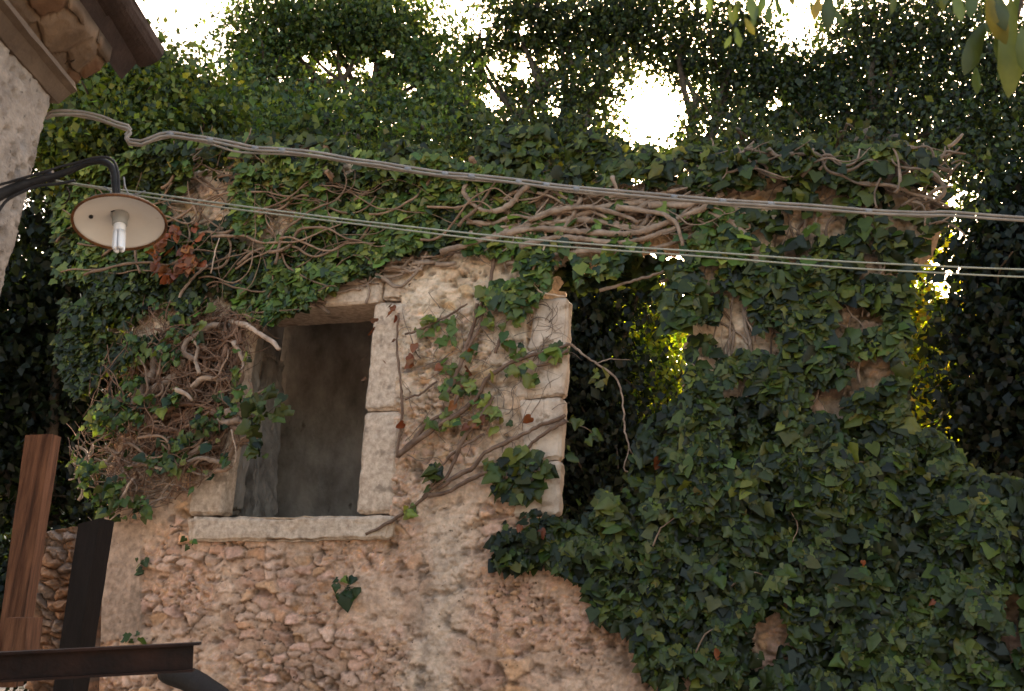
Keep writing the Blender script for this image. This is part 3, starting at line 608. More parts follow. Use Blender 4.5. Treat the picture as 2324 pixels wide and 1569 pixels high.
# ------------------------------------------------------------------ stems
def bark_tone(a, b, c):
    k = random.uniform(a, b); return tuple(k * x for x in c)
def px_path(pts, d=.03, step=.03, wob=.004):
    if not isinstance(d, (list, tuple)): d = [d] * len(pts)
    P = spline([W(x, y, dd) for (x, y), dd in zip(pts, d)], step)
    return [p + Vector((random.uniform(-1, 1), random.uniform(-1, 1), random.uniform(-1, 1))) * wob for p in P]
def stem(name, pts, r0, r1, parent, d=.03, mat='bark', tint=(1, 1, 1), lump=.18, n=8, wob=.004):
    P = px_path(pts, d, .025, wob); k = len(P); ph = random.random() * 9
    rad = [(r0 + (r1 - r0) * i / (k - 1)) * (1 + .12 * math.sin(i * .5 + ph)) for i in range(k)]
    b = MB(); b.tube(P, rad, n, lump=lump, col=tint); return b.build(name, M[mat], parent, smooth=True)
def tangle(mb, region, starts, dirs, length, rr, d0=(.02, .07), curl=.35, step=9, tint=None, pull=.15, n=6):
    """ivy stems that wander over the wall: heading drifts, thickness tapers, side shoots split off"""
    xs = [p[0] for p in region]; ys = [p[1] for p in region]
    for s in range(starts):
        for _ in range(60):
            x, y = random.uniform(min(xs), max(xs)), random.uniform(min(ys), max(ys))
            if inpoly(np.array([x]), np.array([y]), region)[0]: break
        base = R(dirs[0] + random.gauss(0, dirs[1])); h = base; L = random.uniform(*length); r = random.uniform(*rr) * (random.random() ** .7 * .7 + .3)
        d = random.uniform(*d0); pts = []; dh = 0; k = int(L / step)
        for i in range(k):
            pts.append(W(x, y, d)); dh = dh * .8 + random.gauss(0, curl) * .35; h += dh; h += (base - h) * pull
            x += math.cos(h) * step; y -= math.sin(h) * step; d = min(max(d + random.gauss(0, .006), d0[0]), d0[1])
            if not inpoly(np.array([x]), np.array([y]), region)[0] and i > 4: break
        if len(pts) < 5: continue
        m_ = len(pts); tc = tint or (lambda: (random.uniform(.75, 1.25),) * 3); t_ = tc()
        mb.tube(pts, [r * (1 - .65 * (i / m_)) * (1 + .15 * math.sin(i * .9 + s)) for i in range(m_)], n, lump=.15, col=t_)

# ------------------------------------------------------------------ ivy foliage
def scatter(poly, n, clump=None, thr=.42, seed=0, soft=6):
    xs = [p[0] for p in poly]; ys = [p[1] for p in poly]; out = []; tot = 0
    while tot < n:
        x = rng.uniform(min(xs), max(xs), n * 3); y = rng.uniform(min(ys), max(ys), n * 3)
        k = inpoly(x + 30 * (fbm(x / 40, y / 40, 201) - .5), y + 30 * (fbm(x / 40, y / 40, 202) - .5), poly)
        if clump: k &= rng.random(len(x)) < np.clip((fbm(x / clump, y / clump, 203 + seed, 3) - thr) * soft, 0.0, 1)
        out.append(np.stack([x[k], y[k]], 1)); tot += k.sum()
        if k.sum() == 0: break
    return np.concatenate(out)[:n]
def no_hole(p, holes, margin=0):
    k = np.ones(len(p), bool)
    for h in holes: k &= ~inpoly(p[:, 0], p[:, 1], h)
    return p[k]
class Leaves:
    def __init__(s): s.P = []; s.T = []; s.N = []; s.S = []; s.C = []; s.W = []
    def put(s, P, T, Nn, S, Cc, Wd=None):
        s.P.append(P); s.T.append(T); s.N.append(Nn); s.S.append(S); s.C.append(Cc); s.W.append(np.ones(len(P)) if Wd is None else Wd)
    def ivy(s, pts, d, size, cols, wts, up_=.45, rnd=.5, hang=.8, var=.22):
        n = len(pts)
        if n == 0: return
        d = d(pts[:, 0], pts[:, 1]) if callable(d) else np.full(n, d)
        d = d + rng.uniform(0, .05, n); P = Wn(pts[:, 0], pts[:, 1], d)
        Nn = nN + np.array([0, 0, up_]) + rnd * rng.normal(size=(n, 3)) * .7
        T = np.array([0, 0, -hang]) + nU * rng.normal(size=(n, 1)) * .75 + nN * .25 + .25 * rng.normal(size=(n, 3))
        S = size * np.clip(rng.lognormal(0, .3, n), .45, 1.8)
        s.put(P, T, Nn, S, palette(n, cols, wts, var), rng.uniform(.8, 1.1, n))
    def build(s, name, mat, parent, kind='ivy'):
        return leaves(name, np.concatenate(s.P), np.concatenate(s.T), np.concatenate(s.N), np.concatenate(s.S), np.concatenate(s.C), mat, parent, kind, np.concatenate(s.W))
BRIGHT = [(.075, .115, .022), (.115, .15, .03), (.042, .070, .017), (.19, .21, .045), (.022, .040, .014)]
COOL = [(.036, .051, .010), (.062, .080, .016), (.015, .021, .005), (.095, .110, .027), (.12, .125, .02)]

# --- ivy above and left of the window
A1 = [(120, 470), (200, 380), (330, 330), (470, 305), (600, 325), (760, 335), (960, 350), (1130, 380), (1260, 400), (1190, 460), (1060, 500), (990, 560), (900, 575), (850, 615), (760, 640), (690, 690), (600, 735), (540, 715), (470, 690), (400, 640), (330, 620), (220, 640), (120, 640)]
ivyA = thing('climbing_ivy', 'thick blanket of small-leaved ivy over the wall top, above the stone-framed window', 'ivy', tuple(wp(uL, 0, .1)), 'ivy on the ruin')
L1 = Leaves()
def bulgeA(x, y): return .05 + .16 * fbm(x / 90, y / 90, 211) + .25 * np.clip((430 - y) / 120, 0, 1)
L1.ivy(scatter(A1, 6800, 120, .38), lambda x, y: bulgeA(x, y) - .04, .056, COOL, [3, 2, 4, 1, .2])  # rear layer coloured darker, shade under the front leaves put into the tint
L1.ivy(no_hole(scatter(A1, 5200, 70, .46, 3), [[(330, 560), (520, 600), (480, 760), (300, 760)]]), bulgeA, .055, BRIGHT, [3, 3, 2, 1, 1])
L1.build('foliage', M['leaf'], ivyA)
mb = MB(); tangle(mb, A1, 150, (24, 28), (160, 480), (.006, .018), (.06, .24), tint=lambda: bark_tone(.55, 1.0, (1, .88, .78))); mb.build('stems', M['bark'], ivyA, smooth=True)
mb = MB(); Lp = [(520, 600), (880, 560), (1080, 500), (1120, 560), (880, 640), (700, 700), (520, 700)]
tangle(mb, Lp, 46, (14, 16), (180, 420), (.012, .028), (.03, .09), .3); mb.build('woody_stems', M['bark'], ivyA, smooth=True)
for pts, r0, r1 in (([(668, 702), (700, 682), (735, 655), (775, 632), (820, 605), (850, 590)], .022, .014), ([(470, 655), (520, 650), (560, 640), (600, 655)], .03, .02), ([(830, 640), (850, 615), (880, 600), (905, 610), (930, 590), (950, 570)], .017, .012),
                    ([(585, 472), (596, 445), (615, 430), (640, 432)], .014, .008), ([(830, 690), (838, 660), (832, 630), (838, 598)], .010, .008), ([(850, 620), (880, 638), (900, 652), (926, 640), (960, 600)], .016, .01)):
    stem('stem', pts, r0, r1, ivyA, .08)
for x, y in ((750, 402), (745, 346), (968, 372), (1075, 374)):   # sawn stubs
    b = MB(); p = W(x, y, .22); b.tube([p - N * .2 + Vector((0, 0, -.06)), p - N * .05, p + N * .06 + Vector((0, 0, .02))], [.03, .024, .020], 10, lump=.25, col=(.9, .75, .65)); b.build('cut_stub', M['bark'], ivyA, smooth=True)

# --- tangled old ivy at the window's left
A2 = [(240, 800), (340, 690), (480, 680), (590, 720), (640, 770), (560, 830), (530, 950), (500, 1060), (430, 1130), (300, 1180), (200, 1150), (150, 1060), (190, 930)]
ivyB = thing('gnarled_ivy', 'old gnarled ivy with bare twisted stems clinging to the wall left of the window', 'ivy', tuple(wp(uL - .4, 0, .1)), 'ivy on the ruin')
core = [(300, 800), (400, 720), (560, 715), (560, 800), (520, 900), (500, 1040), (420, 1120), (270, 1120), (260, 950)]
mb = MB(); tangle(mb, core, 110, (62, 30), (130, 330), (.016, .034), (.03, .17), .5, pull=.08, n=8, tint=lambda: bark_tone(.45, .85, (1.05, .82, .7))); mb.build('woody_stems', M['bark'], ivyB, smooth=True)
mb = MB(); tangle(mb, core, 60, (40, 45), (80, 200), (.008, .019), (.08, .24), .6, pull=.05, n=8, tint=lambda: bark_tone(.6, 1.2, (1, .88, .78))); mb.build('twisted_stems', M['bark'], ivyB, smooth=True)
mb = MB(); tangle(mb, A2, 330, (75, 40), (110, 320), (.003, .009), (.05, .25), .4, tint=lambda: bark_tone(.4, .95, (1, .78, .66))); mb.build('rootlets', M['bark'], ivyB, smooth=True)
low = [(150, 1000), (450, 1000), (440, 1110), (300, 1180), (200, 1180), (150, 1100)]
mb = MB(); tangle(mb, low, 70, (8, 30), (90, 260), (.005, .014), (.05, .2), .6); mb.build('twigs', M['bark'], ivyB, smooth=True)
for pts, r0, r1, d, t_ in (([(634, 794), (615, 775), (586, 757), (565, 741), (545, 735), (520, 728)], .014, .026, [.30, .28, .26, .22, .16, .1], 1.5), ([(531, 776), (546, 806), (553, 830), (546, 850)], .021, .010, .22, 1.4), ([(517, 857), (495, 862), (470, 857), (452, 864), (436, 880)], .012, .024, .2, 1.35),
                        ([(400, 886), (420, 892), (438, 910)], .018, .010, .3, 1.4), ([(562, 912), (540, 928), (515, 938)], .024, .028, .2, 1.3), ([(545, 952), (515, 960), (495, 952)], .026, .024, .2, 1.25), ([(475, 1010), (448, 1022), (428, 1036), (410, 1052)], .034, .02, .16, 1.25),
                        ([(341, 790), (350, 820), (345, 850), (322, 880), (308, 905), (296, 940)], .036, .032, .14, 1), ([(420, 820), (400, 850), (370, 870), (340, 895), (320, 930)], .03, .034, .14, 1.05), ([(500, 738), (476, 742), (450, 760), (425, 775), (418, 800), (440, 818)], .024, .02, .2, 1.1),
                        ([(440, 770), (450, 790), (444, 815), (452, 850)], .013, .014, .24, 1.1), ([(525, 975), (530, 1000), (537, 1030), (533, 1055)], .006, .004, .25, 1.6), ([(300, 1085), (285, 1115), (270, 1140), (262, 1170), (243, 1185)], .010, .005, .22, 1.8), ([(290, 1060), (330, 1055), (370, 1065), (410, 1055), (450, 1040), (500, 1050)], .014, .016, .2, 1.1),
                        ([(470, 600), (440, 630), (415, 660), (405, 690)], .012, .01, .2, 1.3), ([(498, 540), (486, 580), (478, 620)], .005, .005, .24, 1.9)):
    stem('stem', pts, r0, r1, ivyB, d, tint=(t_,) * 3, n=10)
L1 = Leaves()
L1.ivy(scatter(A2, 800, 50, .5, 5), lambda x, y: .12 + .14 * rng.random(len(x)), .052, BRIGHT, [4, 2, 4, .7, 3], rnd=.8)
L1.ivy(scatter([(560, 880), (640, 870), (665, 930), (640, 960), (600, 940), (600, 1050), (560, 1030)], 55), .32, .07, COOL, [2, 4, 1, 3, 1], rnd=.9)
L1.ivy(scatter([(150, 640), (340, 600), (470, 680), (400, 740), (300, 800), (220, 860), (170, 900), (130, 800)], 4300, 90, .38, 6), lambda x, y: .0 + .25 * fbm(x / 60, y / 60, 8), .054, COOL, [3, 1, 4, .6, .2])
L1.ivy(scatter([(200, 520), (350, 520), (370, 660), (330, 730), (210, 740)], 1100), lambda x, y: -.1 + .25 * rng.random(len(x)), .056, COOL, [3, 1, 4, .6, .2])
L1.build('foliage', M['leaf'], ivyB)
L1 = Leaves(); L1.ivy(scatter([(330, 520), (450, 500), (470, 580), (400, 640), (350, 600)], 110, 30, .45, 8), .3, .055, DEAD, [2, 2, 1], rnd=1.2); L1.build('dead_leaves', M['leaf'], ivyB, 'heart')

# --- roots over the tall opening
ivyC = thing('bare_root_ivy', 'mass of bare streaming ivy roots spread over the top of the tall opening', 'ivy', tuple(wp(uv(1300, 500)[0], 0, .1)), 'ivy on the ruin')
RC = [(1000, 560), (1040, 440), (1180, 400), (1400, 420), (1640, 430), (1700, 470), (1600, 520), (1450, 545), (1250, 575), (1120, 590)]
mb = MB(); tangle(mb, RC, 85, (12, 13), (220, 520), (.012, .026), (.02, .16), .35, n=8); mb.build('woody_stems', M['bark'], ivyC, smooth=True)
mb = MB(); tangle(mb, RC, 110, (25, 40), (90, 280), (.003, .009), (.04, .18), .6); mb.build('rootlets', M['bark'], ivyC, smooth=True)
for pts, r0, r1, d in (([(1000, 571), (1080, 552), (1160, 522), (1240, 507), (1330, 500), (1420, 515), (1490, 520)], .022, .018, .14), ([(1100, 545), (1200, 520), (1290, 524), (1380, 530), (1450, 528), (1530, 500), (1600, 470), (1640, 440)], .022, .02, .16),
                    ([(1280, 520), (1300, 490), (1318, 450)], .018, .014, .16), ([(1060, 417), (1052, 437), (1075, 465), (1110, 480), (1150, 470), (1180, 440), (1200, 420)], .014, .022, .2), ([(1400, 470), (1450, 478), (1500, 486), (1535, 508), (1550, 558)], .02, .012, .2),
                    ([(1150, 600), (1240, 582), (1330, 570), (1420, 575), (1500, 560), (1560, 540), (1620, 510)], .020, .014, .1), ([(1180, 560), (1260, 540), (1340, 545), (1400, 552), (1470, 540), (1540, 515)], .022, .016, .15), ([(1250, 515), (1340, 480), (1400, 465), (1480, 462), (1560, 470), (1650, 500), (1700, 540)], .022, .02, .13),
                    ([(1200, 500), (1260, 480), (1330, 470), (1390, 482), (1450, 505)], .02, .013, .18), ([(1500, 640), (1530, 625), (1580, 600), (1600, 590)], .01, .008, .0), ([(1360, 660), (1430, 640), (1490, 622), (1530, 605)], .012, .007, .05), ([(1620, 585), (1645, 570), (1640, 545), (1625, 520)], .016, .01, .1),
                    ([(1390, 400), (1395, 420), (1404, 440)], .018, .008, .25), ([(1545, 470), (1610, 450), (1660, 470), (1700, 500), (1690, 540)], .024, .018, .12)):
    stem('stem', pts, r0, r1, ivyC, d, tint=(1.05,) * 3, n=10)
stem('pale_root', [(1230, 500), (1239, 545), (1228, 579), (1211, 607), (1208, 638), (1225, 662), (1250, 668), (1283, 674)], .009, .006, ivyC, .13, tint=(1.9, 1.9, 1.8), lump=.05)
L1 = Leaves()
L1.ivy(scatter([(960, 560), (1050, 470), (1200, 440), (1260, 560), (1240, 640), (1200, 720), (1110, 720), (1040, 640)], 800, 55, .45, 9), .10, .062, BRIGHT, [3, 3, 3, 1, 2])
L1.ivy(scatter([(1200, 400), (1500, 380), (1700, 420), (1680, 560), (1560, 600), (1300, 640), (1230, 600)], 300, 40, .52, 10), .12, .062, BRIGHT, [3, 2, 3, 1, 2])
L1.ivy(scatter([(1230, 580), (1540, 590), (1560, 660), (1460, 640), (1300, 650)], 260, 50, .42, 11), -.15, .075, COOL, [3, 1, 4, 0.5, .2])
L1.ivy(scatter([(1080, 300), (1260, 280), (1500, 340), (1800, 320), (2080, 330), (2150, 410), (1900, 400), (1600, 425), (1300, 415), (1120, 400)], 2600, 75, .49, 12), lambda x, y: .0 + .25 * fbm(x / 80, y / 80, 9), .068, COOL, [4, 3, 3, 1.5, 1])
L1.ivy(scatter([(330, 330), (560, 300), (900, 320), (1100, 320), (1300, 340), (1600, 345), (2000, 325), (2170, 360), (2150, 430), (2000, 385), (1500, 420), (1000, 400), (500, 400)], 2400, 70, .50, 31), lambda x, y: -.35 + .6 * rng.random(len(x)), .066, COOL, [4, 3, 4, 1, 1], rnd=.9)
L1.ivy(scatter([(1560, 400), (2150, 390), (2150, 560), (2050, 620), (2040, 700), (1600, 600)], 330, 45, .5, 33), lambda x, y: .02 + .12 * rng.random(len(x)), .075, COOL, [4, 3, 4, 1, 1])
L1.build('foliage', M['leaf'], ivyC)
mb = MB(); tangle(mb, [(1560, 340), (2160, 330), (2160, 520), (2050, 520), (1900, 400), (1600, 430)], 90, (12, 30), (120, 380), (.006, .022), (.0, .25), .5, n=7, tint=lambda: (random.uniform(.5, .9),) * 3); mb.build('woody_stems', M['bark'], ivyC, smooth=True)

# --- thin ivy on the masonry between the openings
ivyD = thing('sparse_ivy', 'sparse ivy with thin bare stems and a few red leaves on masonry between the openings', 'ivy', tuple(wp(uv(1050, 1100)[0], 0, .05)), 'ivy on the ruin')
for pts, r0, r1 in (([(904, 1034), (956, 993), (1008, 958), (1049, 934), (1087, 896), (1104, 862), (1146, 831), (1197, 810), (1250, 795), (1294, 781)], .018, .010),
                    ([(1290, 793), (1260, 815), (1232, 828), (1197, 832), (1150, 842)], .010, .006), ([(1284, 942), (1260, 955), (1232, 962), (1190, 985), (1146, 1006), (1101, 1027), (1075, 1060), (1049, 1073), (994, 1111)], .011, .014),
                    ([(1284, 956), (1250, 975), (1215, 1000), (1166, 1045), (1111, 1069), (1063, 1090), (1015, 1118), (973, 1125)], .010, .013), ([(829, 1214), (862, 1198), (904, 1173), (956, 1135), (984, 1107), (1015, 1080), (1035, 1035), (1056, 989), (1090, 950), (1120, 900)], .009, .013),
                    ([(1084, 690), (1073, 744), (1056, 793), (1042, 834), (1025, 875), (1008, 906)], .012, .014), ([(1159, 705), (1139, 751), (1125, 803)], .012, .009), ([(904, 710), (901, 786), (908, 862), (913, 931), (904, 1000), (900, 1040)], .007, .008),
                    ([(918, 906), (956, 893), (991, 865)], .008, .006), ([(905, 1030), (940, 1000), (970, 960), (1020, 930), (1044, 890), (1050, 860)], .014, .010), ([(1100, 690), (1150, 680), (1190, 672)], .008, .006), ([(920, 760), (960, 745), (1010, 720), (1060, 690)], .007, .006),
                    ([(1090, 700), (1110, 650), (1120, 600), (1130, 560)], .010, .012), ([(960, 1130), (985, 1095), (1000, 1060), (1040, 1020), (1100, 985)], .009, .007), ([(1030, 860), (1045, 830), (1062, 790), (1085, 750), (1100, 700)], .010, .008)):
    stem('stem', pts, r0 * 1.15, r1 * 1.15, ivyD, .082, tint=(.66, .58, .54))
mb = MB(); tangle(mb, [(905, 690), (1285, 690), (1280, 960), (1100, 1080), (930, 1080), (905, 900)], 110, (60, 45), (60, 220), (.0022, .0055), (.055, .09), .7, n=5, tint=lambda: (random.uniform(.5, .9),) * 3); mb.build('rootlets', M['bark'], ivyD, smooth=True)
L1 = Leaves()
L1.ivy(scatter([(930, 720), (1200, 660), (1290, 760), (1250, 900), (1080, 990), (960, 970), (1000, 850)], 170, 38, .5, 14), .07, .058, BRIGHT, [3, 4, 1, 3, .5])
L1.ivy(scatter([(1100, 1050), (1180, 1010), (1245, 1030), (1240, 1090), (1200, 1145), (1120, 1110)], 110), .08, .072, COOL, [3, 3, 3, 1, .5])
L1.ivy(scatter([(968, 1060), (1005, 1050), (1000, 1115), (975, 1115)], 14), .08, .07, COOL, [3, 3, 1, 1, .5]); L1.ivy(scatter([(905, 1145), (940, 1140), (940, 1165), (910, 1175)], 6), .08, .06, BRIGHT, [1, 1, 0, 1, 0])
L1.build('foliage', M['leaf'], ivyD)
L1 = Leaves(); L1.ivy(np.array([(888, 690), (892, 705), (898, 717), (851, 722), (848, 745), (829, 857), (930, 815), (933, 822), (925, 808), (1060, 838), (1050, 875), (1072, 872), (1048, 905), (1068, 955), (1085, 965), (1093, 945), (1060, 965), (1205, 948), (1075, 790), (895, 770), (940, 780), (872, 820), (915, 960), (1000, 830), (1030, 915), (890, 695), (1158, 700)], float), .08, .052, DEAD, [2, 2, 1], rnd=1.0); L1.build('dead_leaves', M['leaf'], ivyD, 'heart')

# --- trailing shoot hanging in the opening
sh = thing('trailing_shoot', 'long thin ivy shoot arching from the stone jamb down into the dark tall opening', 'ivy shoot', W(1294, 781, .05))
for pts, r0, r1 in (([(1285, 780), (1297, 784), (1335, 813), (1387, 848), (1408, 882), (1415, 931), (1418, 979), (1428, 1017), (1418, 1051), (1418, 1069), (1430, 1074), (1452, 1070)], .0085, .004), ([(1428, 1017), (1440, 1035), (1452, 1060)], .004, .003), ([(1350, 825), (1385, 815), (1430, 818)], .004, .002), ([(1280, 950), (1300, 962), (1335, 975), (1355, 1000)], .004, .002)):
    stem('stem', pts, r0, r1, sh, [.06] + [.02] * (len(pts) - 1), tint=(1.2,) * 3, n=6)
L1 = Leaves(); L1.ivy(np.array([(1352, 838), (1358, 850), (1348, 860), (1368, 868), (1375, 842), (1310, 950), (1322, 955), (1336, 975), (1345, 980), (1350, 990), (1285, 1015), (1290, 1030), (1335, 995), (1300, 945), (1425, 1078), (1450, 1080), (1360, 865), (1372, 860)], float), .02, .07, COOL, [2, 4, 0, 3, 1], rnd=.9); L1.build('foliage', M['leaf'], sh)

mb = MB(); tangle(mb, [(440, 930), (570, 850), (575, 960), (530, 1060), (430, 1090)], 34, (40, 35), (80, 190), (.008, .022), (.07, .2), .5, pull=.06, n=8, tint=lambda: bark_tone(.7, 1.2, (1, .88, .78))); mb.build('jamb_stems', M['bark'], ivyB, smooth=True)
# --- ivy on the right pillar and the big mass below
ivyE = thing('pillar_ivy', 'large-leaved ivy covering the broken right pillar, stones showing between the leaves', 'ivy', tuple(wp(uv(1800, 900)[0], 0, .1)), 'ivy on the ruin')
GP = [(1490, 640), (1570, 560), (1600, 430), (1800, 400), (2060, 390), (2090, 470), (2030, 600), (2060, 900), (2040, 1130), (1480, 1190), (1540, 1000), (1560, 800), (1500, 720)]
L1 = Leaves()
def bulgeE(x, y): return .03 + .14 * fbm(x / 70, y / 70, 221) + .25 * np.clip((y - 650) / 500, 0, 1) * fbm(x / 110, y / 110, 222)
L1.ivy(scatter([(1490, 640), (1570, 560), (1640, 520), (1760, 470), (2010, 540), (2030, 600), (2060, 900), (2040, 1130), (1480, 1190), (1540, 1000), (1560, 800), (1500, 720)], 2600, 70, .52, 15, 9), bulgeE, .066, COOL, [3, 3, 4, 1.2, 1])
L1.ivy(scatter([(1540, 680), (2060, 620), (2060, 1150), (1440, 1190), (1560, 900)], 5600, 80, .43, 16), bulgeE, .066, COOL, [4, 3, 4, 1.5, .8])
L1.ivy(scatter([(1480, 660), (1570, 630), (1590, 720), (1520, 740)], 80), .2, .085, COOL, [4, 3, 2, 1, 1])
L1.ivy(scatter([(1570, 470), (1720, 440), (1740, 560), (1640, 600), (1560, 560)], 170, 40, .45, 17), .1, .075, BRIGHT, [3, 3, 2, 1, 1])
L1.build('foliage', M['leaf'], ivyE)
mb = MB(); tangle(mb, GP, 90, (85, 22), (120, 420), (.004, .013), (.02, .1), .4, tint=lambda: (random.uniform(.6, 1.1),) * 3); mb.build('stems', M['bark'], ivyE, smooth=True)
for pts in ([(1822, 430), (1830, 490), (1826, 560), (1850, 620), (1860, 700), (1855, 780)], [(1990, 560), (2000, 640), (1970, 720)], [(1700, 640), (1690, 720), (1705, 800), (1700, 900)]): stem('stem', pts, .014, .011, ivyE, .06)
ivyF = thing('bushy_ivy', 'deep bushy bank of large dark green ivy spilling over the wall, lower right', 'ivy', tuple(wp(uv(1900, 1400)[0], 0, .3)), 'ivy on the ruin')
HP = [(1120, 1190), (1200, 1150), (1300, 1190), (1350, 1140), (1380, 1100), (1410, 1170), (1450, 980), (1530, 900), (1700, 900), (2030, 960), (2120, 980), (2200, 1060), (2330, 1090), (2600, 1200), (2800, 1900), (2300, 1900), (1720, 1640), (1560, 1580), (1470, 1545), (1430, 1440), (1350, 1390), (1320, 1310), (1230, 1290), (1130, 1280)]
def bulgeF(x, y): return .03 + .22 * fbm(x / 60, y / 60, 231) + np.clip((x - 1350) / 900, 0, 1) * np.clip((y - 900) / 450, 0, 1) * (.10 + .32 * fbm(x / 130, y / 130, 232))
L1 = Leaves()
L1.ivy(scatter(HP, 18000, 160, .33, 18), lambda x, y: bulgeF(x, y) * rng.uniform(.15, 1, len(x)), .058, COOL, [2, .5, 6, .2, .1], rnd=.6)  # inner leaves tinted darker, depth shade painted into their colour
L1.ivy(scatter(HP, 12500, 55, .49, 19), bulgeF, .058, COOL, [4, 3, 2.5, 1.2, .6], up_=.6, rnd=.45)
L1.ivy(scatter([(1360, 1100), (1400, 1095), (1420, 1190), (1350, 1190)], 50), .2, .08, COOL, [3, 3, 1, 1, 1])
L1.build('foliage', M['leaf'], ivyF)
L1 = Leaves(); L1.ivy(scatter(HP, 20), lambda x, y: bulgeF(x, y) + .01, .055, DEAD, [2, 2, 1], rnd=1.0); L1.build('dead_leaves', M['leaf'], ivyF, 'heart')
for pts in ([(1480, 1240), (1500, 1200), (1540, 1170)], [(1790, 1150), (1810, 1190), (1800, 1230)], [(1660, 1330), (1700, 1300), (1730, 1305)], [(1880, 1010), (1920, 1040), (1960, 1050)], [(2080, 1420), (2110, 1380), (2150, 1370)], [(1580, 1480), (1600, 1440), (1640, 1420)]): stem('stem', pts, .005, .003, ivyF, .28, tint=(.9, .85, .8), n=6)

# --- little sprigs rooted in the joints
for (x, y, n_, s_, lab) in ((785, 1330, 16, 26, 'small leafy ivy sprig growing alone from the wall under the window'), (432, 1226, 7, 12, 'tiny yellowish sprig at the left end of the window sill'), (322, 1277, 6, 16, 'tiny dark sprig in the joints left below the window sill'), (300, 1455, 8, 26, 'dark low sprig in the wall just above the steel beam')):
    t = thing('wall_sprig', lab, 'sprig', W(x, y, .03), 'sprigs rooted in the wall'); b = MB()
    pts = []
    for k in range(n_): pts.append((x + random.uniform(-s_, s_), y + random.uniform(-s_ * .9, s_ * 1.1)))
    for q_ in pts[::2]: b.tube(spline([W(x, y + s_ * .2, .02), W((x + q_[0]) / 2 + 3, (y + q_[1]) / 2, .07), W(q_[0], q_[1], .06)], .02), .0022, 5, col=(1, 1, 1))
    b.build('stem', M['bark'], t); L1 = Leaves(); L1.ivy(np.array(pts), .05, .06 if s_ > 14 else .045, BRIGHT, [2, 1, 4, .5, 3], rnd=.8); L1.build('foliage', M['leaf'], t)

# ------------------------------------------------------------------ trees behind the wall
def thin_sun(P):
    x, y = proj(P); r = np.hypot(x - 1485, y - 262); return rng.random(len(P)) > 1.05 * np.exp(-(np.hypot((x - 1480) * (.8 + .5 * fbm(y / 30, x / 30, 77)), (y - 258) * 1.15) / 74) ** 2) + .35 * np.exp(-(r / 190) ** 2)
def ang_gap(P, px, py, r):
    x, y = proj(P); return rng.random(len(P)) > 1.15 * np.exp(-(((x - px) ** 2 + (y - py) ** 2) / (r * r * (.6 + .9 * fbm(x / 22, y / 22, 241)) ** 2)))
def crown_pts(blobs, n, gaps=(), clump=.30, sub=26, sp=.16):
    """blobs: picture centre, depth, picture radii; leaves gather in clumps, clumps keep to the outer shell"""
    A = np.array([b_[3] * b_[4] for b_ in blobs], float); cnt = (A / A.sum() * n / sub).astype(int) + 1; out = []; nor = []
    for (x, y, Y, rx, ry), c in zip(blobs, cnt):
        c0 = atn([x], [y], Y)[0]; sx = rx / F * Y * 1.02; sy = ry / F * Y * 1.02; dd = rng.normal(size=(c, 3)); dd = unit(dd) * (rng.random((c, 1)) ** .38)
        cp = c0 + dd * np.array([sx, min(sx, 1.3), sy]); cs = sp * rng.uniform(.7, 1.5, (c, 1, 1))
        q_ = cp[:, None, :] + rng.normal(size=(c, sub, 3)) * cs * [1, 1, .62]
        out.append(q_.reshape(-1, 3)); nor.append(np.repeat(dd, sub, 0) + [0, 0, .5])
    P = np.concatenate(out); Nn = np.concatenate(nor); k = np.ones(len(P), bool)
    for g_ in gaps: k &= ang_gap(P, *g_)
    k &= P[:, 2] > .2; k &= thin_sun(P)
    return P[k], Nn[k]
SUNG = (1480, 255, 32)
